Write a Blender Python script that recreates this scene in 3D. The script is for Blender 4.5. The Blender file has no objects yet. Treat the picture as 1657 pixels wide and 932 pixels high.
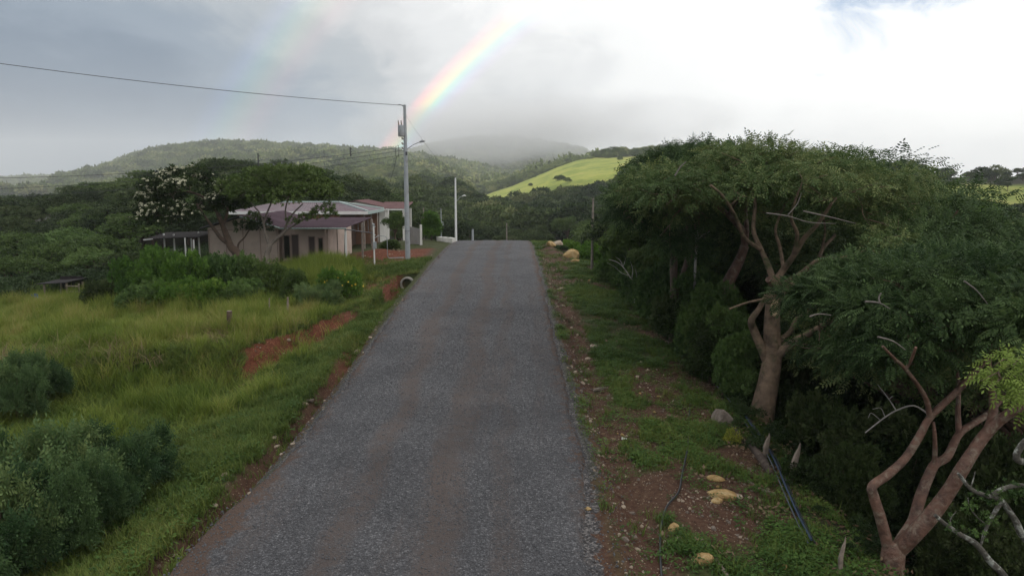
import bpy, math, random
import numpy as np
from mathutils import Vector

rng = np.random.default_rng(11)
random.seed(11)
SC = bpy.context.scene
COL = SC.collection
R = math.radians

# ------------------------------------------------------------------ camera
F_PX, PITCH, CAM_Z = 1150.0, R(8.2), 6.0
cam_data = bpy.data.cameras.new('camera')
cam_data.sensor_width = 36.0
cam_data.lens = 36.0 * F_PX / 1657.0
cam_data.clip_start = 0.2
cam_data.clip_end = 20000
cam = bpy.data.objects.new('camera', cam_data)
COL.objects.link(cam)
cam.location = (0, 0, CAM_Z)
cam.rotation_euler = (R(90) - PITCH, 0, 0)
SC.camera = cam

# ------------------------------------------------------------------ colour management, sampling
SC.view_settings.view_transform = 'Standard'
SC.view_settings.look = 'None'
SC.view_settings.gamma = 1
SC.view_settings.exposure = 0.0
SC.render.engine = 'CYCLES'
SC.cycles.use_denoising = True
SC.cycles.max_bounces = 6
SC.cycles.diffuse_bounces = 3
SC.cycles.glossy_bounces = 2
SC.cycles.transmission_bounces = 3
SC.cycles.volume_bounces = 1

# ------------------------------------------------------------------ sun (behind the camera to the left; the rainbow gives its place)
SUN_AZ, SUN_EL = R(25.5), R(20.75)
TO_SUN = Vector((-math.sin(SUN_AZ) * math.cos(SUN_EL), -math.cos(SUN_AZ) * math.cos(SUN_EL), math.sin(SUN_EL)))
sun_data = bpy.data.lights.new('sun', 'SUN')
sun_data.energy = 3.6
sun_data.angle = R(0.5)
sun_data.color = (1.0, 0.93, 0.80)
sun = bpy.data.objects.new('sun', sun_data)
COL.objects.link(sun)
sun.rotation_euler = TO_SUN.to_track_quat('Z', 'Y').to_euler()

# ------------------------------------------------------------------ node helper
class NT:
    def __init__(s, tree):
        s.t = tree
        s.n = tree.nodes
        s.n.clear()
    def node(s, kind, ins=None, **kw):
        n = s.n.new(kind)
        for k, v in kw.items():
            setattr(n, k, v)
        for k, v in (ins or {}).items():
            if isinstance(v, bpy.types.NodeSocket):
                s.t.links.new(v, n.inputs[k])
            else:
                n.inputs[k].default_value = v
        return n
    def link(s, a, b):
        s.t.links.new(a, b)
    def math(s, op, a, b=0.0, c=0.0, clamp=False):
        n = s.node('ShaderNodeMath', {0: a, 1: b, 2: c}, operation=op)
        n.use_clamp = clamp
        return n.outputs[0]
    def mrange(s, v, a, b, c=0.0, d=1.0, smooth=True):
        n = s.node('ShaderNodeMapRange', {0: v, 1: a, 2: b, 3: c, 4: d})
        n.interpolation_type = 'SMOOTHSTEP' if smooth else 'LINEAR'
        return n.outputs[0]
    def noise(s, vec, scale, detail=4.0, rough=0.5, dist=0.0):
        n = s.node('ShaderNodeTexNoise', {'Scale': scale, 'Detail': detail, 'Roughness': rough, 'Distortion': dist})
        if vec is not None:
            s.link(vec, n.inputs['Vector'])
        return n
    def mix(s, f, a, b, blend='MIX'):
        n = s.n.new('ShaderNodeMix')
        n.data_type = 'RGBA'
        n.blend_type = blend
        for i, v in ((0, f), (6, a), (7, b)):
            if isinstance(v, bpy.types.NodeSocket):
                s.link(v, n.inputs[i])
            else:
                n.inputs[i].default_value = v if i == 0 else (tuple(v) + (1,))[:4]
        return n.outputs[2]
    def ramp(s, v, stops, interp='LINEAR'):
        n = s.node('ShaderNodeValToRGB', {0: v})
        cr = n.color_ramp
        cr.interpolation = interp
        while len(cr.elements) > 1:
            cr.elements.remove(cr.elements[-1])
        cr.elements[0].position = stops[0][0]
        cr.elements[0].color = tuple(stops[0][1]) + (1,)
        for p, c in stops[1:]:
            e = cr.elements.new(p)
            e.color = tuple(c) + (1,)
        return n.outputs[0]

# ------------------------------------------------------------------ world: cloudy sky with a blue gap and a double rainbow
world = bpy.data.worlds.new('World')
SC.world = world
world.use_nodes = True
w = NT(world.node_tree)
tc = w.node('ShaderNodeTexCoord')
dirv = w.node('ShaderNodeVectorMath', {0: tc.outputs['Generated']}, operation='NORMALIZE').outputs[0]
sep = w.node('ShaderNodeSeparateXYZ', {0: dirv})
X, Y, Z = sep.outputs[0], sep.outputs[1], sep.outputs[2]
stretch = w.node('ShaderNodeMapping', {'Vector': dirv, 'Scale': (1, 1, 2.0), 'Location': (3.1, 0.7, 1.3)}).outputs[0]
n1 = w.noise(stretch, 2.2, 6, 0.55, 0.4).outputs[0]
n2 = w.noise(stretch, 6.5, 6, 0.6, 0.8).outputs[0]
u = w.math('ADD', w.math('MULTIPLY', X, 0.82), w.math('MULTIPLY', Z, 1.45))
u = w.math('ADD', u, w.math('MULTIPLY', w.math('SUBTRACT', n1, 0.5), 0.62))
u = w.math('ADD', u, w.math('MULTIPLY', w.math('SUBTRACT', n2, 0.5), 0.30))
n3 = w.noise(stretch, 15.0, 5, 0.6, 0.5).outputs[0]
u = w.math('ADD', u, w.math('MULTIPLY', w.math('SUBTRACT', n3, 0.5), 0.10))
u = w.math('ADD', u, w.math('MULTIPLY', w.mrange(X, -.2, .25), .10))
u = w.math('SUBTRACT', u, w.math('MULTIPLY', w.math('MULTIPLY', w.mrange(X, -.05, -.55), w.mrange(Z, .30, .02)), .12))
un = w.mrange(u, -0.5, 0.7, 0, 1, smooth=False)
cloud_col = w.ramp(un, [(0.0, (.095, .155, .25)), (.14, (.135, .205, .305)), (.30, (.25, .325, .42)), (.44, (.46, .51, .56)),
                        (.54, (.68, .70, .725)), (.66, (.88, .895, .91)), (.78, (1.08, 1.09, 1.09)), (1.0, (1.3, 1.3, 1.28))], 'EASE')
sky = w.node('ShaderNodeTexSky', sky_type='NISHITA', sun_disc=False, sun_elevation=SUN_EL, sun_rotation=math.pi + SUN_AZ)
blue = w.mix(1.0, sky.outputs[0], (.1, .1, .1), 'MULTIPLY')
blue = w.mix(0.45, blue, (.42, .60, .95))
hd = Vector((.420, .845, .330)).normalized()
hdot = w.node('ShaderNodeVectorMath', {0: dirv, 1: tuple(hd)}, operation='DOT_PRODUCT').outputs['Value']
hole = w.mrange(w.math('ADD', hdot, w.math('MULTIPLY', w.math('SUBTRACT', n2, .5), .065)), .978, .999)
col = w.mix(w.math('MULTIPLY', hole, .85), cloud_col, blue)
A = -TO_SUN
adot = w.node('ShaderNodeVectorMath', {0: dirv, 1: tuple(A)}, operation='DOT_PRODUCT').outputs['Value']
ang = w.math('DEGREES', w.math('ARCCOSINE', adot)) if False else w.math('MULTIPLY', w.math('ARCCOSINE', adot), 57.29578)
bow = w.ramp(w.mrange(ang, 39.8, 42.7, 0, 1, smooth=False),
             [(0, (0, 0, 0)), (.18, (.04, .01, .09)), (.32, (.01, .09, .22)), (.45, (-.03, .30, .15)), (.56, (.34, .34, .0)),
              (.68, (.50, .20, -.03)), (.80, (.42, .05, .02)), (.92, (.10, .01, .01)), (1, (0, 0, 0))])
bow2 = w.ramp(w.mrange(ang, 49.6, 54.6, 0, 1, smooth=False),
              [(0, (0, 0, 0)), (.25, (.09, .03, .02)), (.45, (.07, .08, .02)), (.62, (.02, .085, .05)), (.8, (.02, .035, .085)), (1, (0, 0, 0))])
inside = w.mrange(ang, 36.0, 41.5, .05, 0.0)
bowfade = w.mrange(Z, .03, .20, 1.9, .55)
col = w.mix(1.0, col, w.mix(1.0, w.mix(1.0, bow, w.node('ShaderNodeCombineXYZ', {0: bowfade, 1: bowfade, 2: bowfade}).outputs[0], 'MULTIPLY'), bow2, 'ADD'), 'ADD')
bg = w.node('ShaderNodeBackground', {'Color': col, 'Strength': 1.0})
wo = w.node('ShaderNodeOutputWorld', {'Surface': bg.outputs[0]})
world.cycles.sampling_method = 'MANUAL'
world.cycles.sample_map_resolution = 512

# ------------------------------------------------------------------ pixel <-> place helpers (photo pixels, used to find where things stand)
CP, SP = math.cos(PITCH), math.sin(PITCH)
def at(px, py, zc):
    a, d = (px - 828.5) / F_PX, (py - 466) / F_PX
    return np.array([a * zc, zc * (CP - SP * d), CAM_Z - zc * (SP + CP * d)])
def to_px(p):
    p = np.atleast_2d(p)
    y, z = p[:, 1], p[:, 2] - CAM_Z
    zc = y * CP - z * SP
    return 828.5 + F_PX * p[:, 0] / zc, 466 - F_PX * (y * SP + z * CP) / zc, zc

# ------------------------------------------------------------------ noise in numpy
_tab = np.random.default_rng(5).random((256, 256))
def vnoise(x, y):
    xi, yi = np.floor(x).astype(int), np.floor(y).astype(int)
    fx, fy = x - xi, y - yi
    fx, fy = fx * fx * (3 - 2 * fx), fy * fy * (3 - 2 * fy)
    g = lambda i, j: _tab[i & 255, j & 255]
    return (g(xi, yi) * (1 - fx) + g(xi + 1, yi) * fx) * (1 - fy) + (g(xi, yi + 1) * (1 - fx) + g(xi + 1, yi + 1) * fx) * fy
def fbm(x, y, s=1.0, o=4):
    v, a, t = 0, 1.0, 0
    for k in range(o):
        v = v + a * vnoise(x * s + 17.3 * k + 40, y * s + 9.1 * k + 71)
        t += a; a *= .5; s *= 2.03
    return v / t
def sst(a, b, v):
    t = np.clip((v - a) / (b - a), 0, 1)
    return t * t * (3 - 2 * t)

# ------------------------------------------------------------------ terrain
_ry = np.arange(-400, 9000, .5)
_rz = np.interp(_ry, [-400, -50, 0, 10, 21, 29, 37, 45, 52, 57, 62, 70, 80, 100, 130, 170, 9000],
                [-1, -.3, -.1, 0, .3, .80, 1.12, 1.30, 1.42, 1.40, 1.22, .6, -.6, -3.4, -6.2, -7.5, -7.5])
_k = np.hanning(11); _k /= _k.sum()
_rz[20:-20] = np.convolve(_rz, _k, 'same')[20:-20]
def road_z(y):
    return np.interp(y, _ry, _rz)
def road_l(y):
    return -4.92 + (fbm(y * 0 + 3.3, y, .8, 5) - .5) * .40 - .55 * sst(17, 9, y)
def road_r(y):
    return 1.58 + (fbm(y * 0 + 8.1, y, .8, 5) - .5) * .36 - .42 * sst(16, 9, y)
def up(py):
    return ((466 - py) * CP / F_PX - SP) / (CP + SP * (466 - py) / F_PX)
HILLS = [  # distance, front width, [(px, py) of the bare crest], base height
    (1300, 760, [(60, 306), (100, 302), (160, 291), (200, 277), (240, 258), (280, 249), (330, 243), (400, 242), (480, 245), (560, 250), (640, 256), (720, 268), (800, 281), (900, 305)]),
    (2000, 500, [(-200, 300), (0, 297), (130, 289), (180, 276), (230, 259), (260, 252), (300, 258), (360, 300)]),
    (800, 420, [(420, 310), (480, 291), (530, 280), (580, 274), (640, 274), (690, 278), (720, 284), (745, 298), (765, 316), (800, 345)]),
    (1500, 520, [(700, 320), (740, 300), (770, 283), (800, 264), (830, 254), (860, 253), (890, 258), (930, 266), (1000, 290)]),
    (1900, 420, [(560, 300), (600, 268), (650, 254), (700, 240), (760, 228), (830, 226), (900, 236), (960, 254), (1010, 290)]),
    (560, 330, [(740, 345), (775, 322), (800, 312), (830, 301), (870, 284), (900, 271), (930, 260), (960, 255), (1000, 252), (1050, 249), (1090, 254), (1150, 266), (1300, 296), (1450, 330)]),
    (300, 150, [(520, 335), (580, 316), (640, 306), (700, 307), (740, 320), (790, 348), (850, 375)]),
    (290, 190, [(1050, 350), (1150, 325), (1250, 305), (1380, 292), (1430, 288), (1480, 286), (1530, 287), (1600, 288), (1657, 287), (1800, 282), (2300, 290)]),
]
def bank_edge(x):
    uu = np.maximum(-4.92 - x, 0)
    return 24.3 + 6.2 * sst(4.7, 1.7, uu) + (fbm(x, x * 0 + 2, .35, 3) - .5) * 2.4
def H(x, y):
    x, y = np.asarray(x, float), np.asarray(y, float)
    x, y = np.broadcast_arrays(x, y)
    zr = road_z(y)
    rl, rr = -4.92, 1.60
    uu = np.maximum(rl - x, 0)
    vv = np.maximum(x - rr, 0)
    n_s = (fbm(x, y, .9, 3) - .5)
    n_m = (fbm(x + 50, y, .22, 3) - .5)
    # left: low bench near the camera, plateau with field and yard further up
    bench = zr - .10 - .24 * np.minimum(uu, 5) + .35 * n_m
    plat = .62 - .060 * uu - .0007 * uu ** 2 + .75 * sst(38, 45, y) * sst(20, 15, uu) + .3 * n_m
    plat = plat + .85 * np.exp(-((x + 10.7) / 1.7) ** 2 - ((y - 39.6) / 2.6) ** 2)
    plat = np.maximum(plat, -2.4)
    plat = plat + (zr - .12 - plat) * sst(3.2, .4, uu) * .9
    edge = bank_edge(x)
    b = sst(edge - 1.5, edge + .35, y)
    left = bench * (1 - b) + plat * b
    left = left + .16 * n_s * sst(.6, 1.6, uu)
    ditch = np.exp(-((x + 5.65 + .35 * sst(16, 9, y) - .25 * n_m) / .27) ** 2) * sst(30, 24, y)
    ditch2 = np.exp(-((x + 5.95) / .5) ** 2) * sst(26, 34, y) * sst(42.2, 40.0, y)
    left = left - .5 * ditch
    gully = zr - .15 - .95 * sst(27, 36, y) + 4.5 * sst(.38, 1.25, np.abs(x + 5.98 + .2 * n_m))
    left = np.where(y < 40.28, np.minimum(left, np.maximum(gully, left - 1.1)), left)
    # soil heap of the yard cut
    left = left + .55 * np.exp(-((x + 9.6) / 1.5) ** 2 - ((y - 49.5) / 2.2) ** 2)
    # right: verge, then a drop into the ravine
    ve = np.interp(y, [0, 30, 38, 47, 60, 75], [4.5, 4.6, 4.0, 3.1, 1.5, 1.0]) + n_m * 1.2
    d = np.maximum(vv - ve, 0)
    drop = np.where(d < 8, .72 * d * sst(-.6, 1.6, d), .72 * 8 + .02 * (d - 8))
    right = zr - .14 * sst(0, .8, vv) - .085 * np.minimum(vv, ve) - drop + .22 * n_s * sst(.3, 1.2, vv) + .25 * n_m * sst(1, 3, vv)
    right = right - .13 * np.exp(-((vv - .75) / .3) ** 2) * sst(34, 20, y)
    right = right + .42 * np.exp(-((x - 2.95) / .65) ** 2 - ((y - 54) / 5.5) ** 2)
    right = np.maximum(right, -6.3 + .8 * n_m)
    near = np.where(x < -1.7, left, right)
    near = np.where((x > rl - .05) & (x < rr + .05), zr - .05, near)
    # far country
    far = -6.5 + 3 * (fbm(x, y, .012, 3) - .5)
    t = x / np.maximum(y, 20)
    wood = np.interp(828.5 + 1150 * t, [-900, 0, 200, 370, 500, 600, 700], [-3, -2.6, -.5, 1.6, 1.2, -1.5, -6])
    far = np.maximum(far, far + (wood - far) * sst(45, 112, y) * sst(260, 150, y))
    far = np.where(x < -14, np.maximum(far, -2.6 * sst(40, 60, y) * sst(200, 120, y) - 6.5 * (1 - sst(40, 60, y) * sst(200, 120, y))), far)
    for dist, wf, prof in HILLS:
        pp = np.array(prof, float)
        hc = np.array([up(v) * dist + CAM_Z for v in pp[:, 1]])
        h = np.interp(828.5 + 1150 * t * .992, pp[:, 0], hc, left=-30, right=-30)
        g = np.where(y < dist, sst(-1.05, .1, (y - dist) / wf), 1 - .35 * sst(0, 1.5, (y - dist) / wf))
        rough = (fbm(x + dist, y, 6.0 / dist, 4) - .5) * dist * .045 * (1 - g) * g * 3
        h = -7 + (h + 7) * g + rough
        far = np.maximum(far, h)
    far = np.where(y > 2600, np.minimum(far, 40), far)
    wf = np.maximum(sst(62, 105, y), np.maximum(sst(38, 60, -x), sst(26, 60, x)))
    return near * (1 - wf) + far * wf
def Hs(x, y):
    return float(H(np.array([x]), np.array([y]))[0])
def ground_at(px, py, z0=5.0, z1=400.0):
    """the point of the ground seen at a photo pixel"""
    zs = np.linspace(z0, z1, 4000) if z1 > 120 else np.arange(z0, z1, .03)
    a, d = (px - 828.5) / F_PX, (py - 466) / F_PX
    p = np.stack([a * zs, zs * (CP - SP * d), CAM_Z - zs * (SP + CP * d)], 1)
    h = H(p[:, 0], p[:, 1])
    i = np.argmax(p[:, 2] <= h)
    return np.array([p[i, 0], p[i, 1], h[i]])

# ------------------------------------------------------------------ object helpers
def tag(o, label=None, cat=None, group=None, kind=None):
    for k, v in (('label', label), ('category', cat), ('group', group), ('kind', kind)):
        if v:
            o[k] = v
    return o
def link(name, me, parent=None, loc=None):
    o = bpy.data.objects.new(name, me)
    COL.objects.link(o)
    if parent is not None:
        o.parent = parent
    if loc is not None:
        o.location = loc
    return o
def thing(name, loc, label, cat, group=None):
    o = link(name, None, loc=loc)
    o.empty_display_size = .2
    return tag(o, label, cat, group)
def mesh_np(name, V, Fs, mat=None, attrs=None, smooth=False):
    """V (n,3); Fs: list of (k,3) / (k,4) int arrays"""
    if isinstance(Fs, np.ndarray):
        Fs = [Fs]
    me = bpy.data.meshes.new(name)
    V = np.ascontiguousarray(V, dtype=np.float32)
    me.vertices.add(len(V))
    me.vertices.foreach_set('co', V.ravel())
    idx = np.concatenate([f.ravel() for f in Fs]).astype(np.int32)
    tot = np.concatenate([np.full(len(f), f.shape[1], np.int32) for f in Fs])
    start = np.concatenate([[0], np.cumsum(tot)[:-1]]).astype(np.int32)
    me.loops.add(len(idx))
    me.loops.foreach_set('vertex_index', idx)
    me.polygons.add(len(tot))
    me.polygons.foreach_set('loop_start', start)
    me.polygons.foreach_set('loop_total', tot)
    me.polygons.foreach_set('use_smooth', np.full(len(tot), smooth))
    for k, v in (attrs or {}).items():
        a = me.attributes.new(k, 'FLOAT', 'POINT')
        a.data.foreach_set('value', np.ascontiguousarray(v, np.float32))
    me.update(calc_edges=True)
    if mat is not None:
        me.materials.append(mat)
    return me
class MB:
    """collects simple shapes into one mesh"""
    def __init__(s):
        s.V, s.F, s.n = [], {3: [], 4: []}, 0
    def add(s, V, F):
        V = np.asarray(V, float)
        F = np.asarray(F, int)
        s.V.append(V)
        s.F[F.shape[1]].append(F + s.n)
        s.n += len(V)
        return s
    def box(s, c, size, rz=0.0, bev=0.0):
        x, y, z = np.array(size) / 2
        v = np.array([[i * x, j * y, k * z] for k in (-1, 1) for j in (-1, 1) for i in (-1, 1)])
        ca, sa = math.cos(rz), math.sin(rz)
        v = v @ np.array([[ca, sa, 0], [-sa, ca, 0], [0, 0, 1]]) + np.array(c)
        return s.add(v, [[0, 2, 3, 1], [4, 5, 7, 6], [0, 1, 5, 4], [2, 6, 7, 3], [0, 4, 6, 2], [1, 3, 7, 5]])
    def slab(s, quad, t):
        """quad of four points, thickened downwards"""
        q = np.array(quad, float)
        v = np.concatenate([q, q - np.array([0, 0, t])])
        return s.add(v, [[0, 1, 2, 3], [7, 6, 5, 4], [0, 4, 5, 1], [1, 5, 6, 2], [2, 6, 7, 3], [3, 7, 4, 0]])
    def tube(s, pts, rad, sides=8, res=0, cap=True):
        pts = np.array(pts, float)
        rad = np.broadcast_to(np.array(rad, float), (len(pts),)).copy()
        if res:
            pts, rad = catmull(pts, rad, res)
        d = np.gradient(pts, axis=0)
        d /= np.linalg.norm(d, axis=1)[:, None] + 1e-9
        a = np.array([0, 0, 1.0]) if abs(d[0, 2]) < .9 else np.array([1.0, 0, 0])
        n = np.cross(d[0], a); n /= np.linalg.norm(n)
        th = np.linspace(0, 2 * np.pi, sides, endpoint=False)
        V = []
        for p, r, t in zip(pts, rad, d):
            n = n - t * (n @ t); n /= np.linalg.norm(n) + 1e-9
            bb = np.cross(t, n)
            V.append(p + r * (np.cos(th)[:, None] * n + np.sin(th)[:, None] * bb))
        V = np.concatenate(V)
        i = np.arange(len(pts) - 1)[:, None] * sides
        j = np.arange(sides)[None]
        k = (j + 1) % sides
        Fq = np.stack([i + j, i + k, i + sides + k, i + sides + j], -1).reshape(-1, 4)
        base = s.n
        s.add(V, Fq)
        if cap:
            for o0, rev in ((0, True), ((len(pts) - 1) * sides, False)):
                ring = list(range(o0, o0 + sides))
                c = np.mean(V[ring], 0)
                tr = [[sides, q, (q + 1) % sides] if not rev else [sides, (q + 1) % sides, q] for q in range(sides)]
                s.add(np.concatenate([V[ring], [c]]), tr)
        return s
    def mesh(s, name, mat, smooth=False, attrs=None):
        Fs = [np.concatenate(s.F[k]) for k in (3, 4) if s.F[k]]
        return mesh_np(name, np.concatenate(s.V), Fs, mat, attrs, smooth)
    def build(s, name, mat, parent=None, smooth=False, loc=None, origin=None):
        if origin is not None:
            s.V = [v - np.array(origin) for v in s.V]
        return link(name, s.mesh(name, mat, smooth), parent, loc)
def catmull(p, r, res):
    P = np.concatenate([[2 * p[0] - p[1]], p, [2 * p[-1] - p[-2]]])
    Rr = np.concatenate([[r[0]], r, [r[-1]]])
    out, ro = [], []
    for i in range(1, len(P) - 2):
        for t in np.linspace(0, 1, res, endpoint=False):
            a, b, c, e = P[i - 1], P[i], P[i + 1], P[i + 2]
            out.append(.5 * ((2 * b) + (c - a) * t + (2 * a - 5 * b + 4 * c - e) * t * t + (-a + 3 * b - 3 * c + e) * t ** 3))
            ro.append(Rr[i] * (1 - t) + Rr[i + 1] * t)
    out.append(p[-1]); ro.append(r[-1])
    return np.array(out), np.array(ro)
def copy_tree(o, parent=None):
    c = o.copy()
    COL.objects.link(c)
    if parent is not None:
        c.parent = parent
    for ch in list(o.children):
        copy_tree(ch, c)
    return c
def stamp(T, Fq, P, M, S):
    """copies of a template: T (m,3), Fq (k,4), positions P, frames M (n,3,3 columns = axes), scales S"""
    V = np.einsum('nij,mj->nmi', M, T) * np.asarray(S)[:, None, None] + P[:, None, :]
    Ff = Fq[None] + (np.arange(len(P)) * len(T))[:, None, None]
    return V.reshape(-1, 3), Ff.reshape(-1, Fq.shape[1])
def frames(ax, nr):
    ax = ax / (np.linalg.norm(ax, axis=1)[:, None] + 1e-9)
    nr = nr - ax * np.sum(ax * nr, 1)[:, None]
    nr /= np.linalg.norm(nr, axis=1)[:, None] + 1e-9
    return np.stack([ax, np.cross(nr, ax), nr], 2)

# ------------------------------------------------------------------ materials
def new_mat(name):
    m = bpy.data.materials.new(name)
    m.use_nodes = True
    t = NT(m.node_tree)
    out = t.node('ShaderNodeOutputMaterial')
    return m, t, out
def simple(name, colr, rough=.7, metal=0.0, nscale=0.0, namp=.3, bump=0.0, bscale=30.0, stain=None, sscale=1.5, spec=.5):
    m, t, out = new_mat(name)
    tco = t.node('ShaderNodeTexCoord')
    c = None
    if nscale:
        n = t.noise(tco.outputs['Object'], nscale, 5, .6).outputs[0]
        lo, hi = [max(v * (1 - namp), 0) for v in colr], [v * (1 + namp) for v in colr]
        c = t.ramp(n, [(.3, lo), (.7, hi)])
    if stain is not None:
        n = t.noise(tco.outputs['Object'], sscale, 6, .65, .5).outputs[0]
        c = t.mix(t.mrange(n, .48, .68), c if c is not None else colr, stain)
    p = t.node('ShaderNodeBsdfPrincipled', {'Roughness': rough, 'Metallic': metal, 'Specular IOR Level': spec})
    if c is not None:
        t.link(c, p.inputs['Base Color'])
    else:
        p.inputs['Base Color'].default_value = tuple(colr) + (1,)
    if bump:
        n = t.noise(tco.outputs['Object'], bscale, 5, .6).outputs[0]
        b = t.node('ShaderNodeBump', {'Height': n, 'Strength': bump, 'Distance': .05})
        t.link(b.outputs[0], p.inputs['Normal'])
    t.link(p.outputs[0], out.inputs[0])
    return m
def leafmat(name, dark, light, trans=.25, inst=False, gloss=.6, third=None, tscale=.35, spec=.13):
    m, t, out = new_mat(name)
    at_ = t.node('ShaderNodeAttribute', attribute_name='tint', attribute_type='INSTANCER' if inst else 'GEOMETRY')
    geo = t.node('ShaderNodeNewGeometry')
    rnd = geo.outputs['Random Per Island']
    f = t.math('ADD', t.math('MULTIPLY', at_.outputs['Fac'], .7), t.math('MULTIPLY', rnd, .3))
    if not inst:
        oi = t.node('ShaderNodeObjectInfo')
        f = t.math('ADD', f, t.math('MULTIPLY', t.math('SUBTRACT', oi.outputs['Random'], .5), .62), clamp=True)
    stops = [(0.08, dark), (.62, light)]
    if third:
        stops.append((.93, third))
    c = t.ramp(f, stops)
    p = t.node('ShaderNodeBsdfPrincipled', {'Base Color': c, 'Roughness': gloss, 'Specular IOR Level': spec})
    tr = t.node('ShaderNodeBsdfTranslucent', {'Color': c})
    mx = t.node('ShaderNodeMixShader', {0: trans, 1: p.outputs[0], 2: tr.outputs[0]})
    t.link(mx.outputs[0], out.inputs[0])
    return m

M = {}
M['bark_red'] = simple('red_bark', (.135, .068, .046), .65, nscale=5, namp=.55, bump=.9, bscale=10, stain=(.24, .185, .135), sscale=6)
M['bark_moss'] = simple('mossy_bark', (.17, .115, .075), .85, nscale=4, namp=.5, bump=1.0, bscale=10, stain=(.065, .07, .025), sscale=2.6)
M['bark_brown'] = simple('brown_bark', (.10, .065, .045), .8, nscale=4, namp=.4, bump=.4, bscale=16)
M['bark_dark'] = simple('dark_rotten_bark', (.055, .038, .030), .9, nscale=6, namp=.5, bump=.8, bscale=14, stain=(.11, .085, .065), sscale=5)
M['bark_grey'] = simple('grey_bark', (.17, .14, .115), .85, nscale=4, namp=.35, bump=.4, bscale=16)
M['lichen'] = simple('lichen_bark', (.09, .08, .065), .9, nscale=9, namp=.4, bump=.6, bscale=25, stain=(.42, .43, .38), sscale=7)
M['dry_wood'] = simple('dry_wood', (.25, .20, .16), .85, nscale=6, namp=.4, bump=.5, bscale=22, stain=(.11, .075, .055), sscale=3)
M['pale_twig'] = simple('pale_twig', (.36, .33, .30), .85, nscale=8, namp=.3)
M['grey_twig'] = simple('grey_twig', (.15, .13, .115), .85, nscale=8, namp=.35)
M['cut_wood'] = simple('cut_wood', (.50, .36, .22), .8, nscale=9, namp=.2)
M['leaf_canopy'] = leafmat('canopy_leaf', (.024, .050, .017), (.088, .138, .046), .25, third=(.19, .22, .08))
M['leaf_fresh'] = leafmat('fresh_leaf', (.10, .17, .035), (.24, .32, .07), .35)
M['leaf_shrub'] = leafmat('shrub_leaf', (.040, .080, .024), (.105, .172, .046), .2, third=(.10, .15, .04))
M['leaf_bright'] = leafmat('bright_leaf', (.045, .10, .018), (.10, .19, .028), .28, third=(.16, .24, .04))
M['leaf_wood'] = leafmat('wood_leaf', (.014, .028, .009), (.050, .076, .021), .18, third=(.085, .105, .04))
M['leaf_wood2'] = leafmat('wood_leaf_fresh', (.022, .048, .011), (.072, .116, .025), .2, third=(.10, .14, .04))
M['leaf_bluish'] = leafmat('weed_leaf', (.030, .064, .024), (.095, .155, .056), .22, third=(.15, .20, .07))
M['blossom'] = leafmat('blossom', (.46, .46, .32), (.62, .60, .44), .2)
M['yellow_leaf'] = leafmat('yellow_leaf', (.16, .19, .03), (.32, .32, .05), .3)
M['forest'] = leafmat('forest_crowns', (.022, .042, .013), (.100, .135, .042), .1, inst=True, third=(.20, .21, .09))
M['grass_tall'] = leafmat('tall_grass', (.085, .140, .021), (.215, .262, .047), .3, inst=True, third=(.36, .30, .11))
M['grass_short'] = leafmat('short_grass', (.052, .094, .019), (.138, .182, .040), .25, inst=True, third=(.20, .20, .06))
M['weed_inst'] = leafmat('low_weed', (.030, .070, .017), (.085, .155, .034), .25, inst=True, third=(.13, .18, .04))
M['dead_grass'] = leafmat('dry_grass', (.13, .10, .055), (.26, .20, .11), .2, inst=True)

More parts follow.
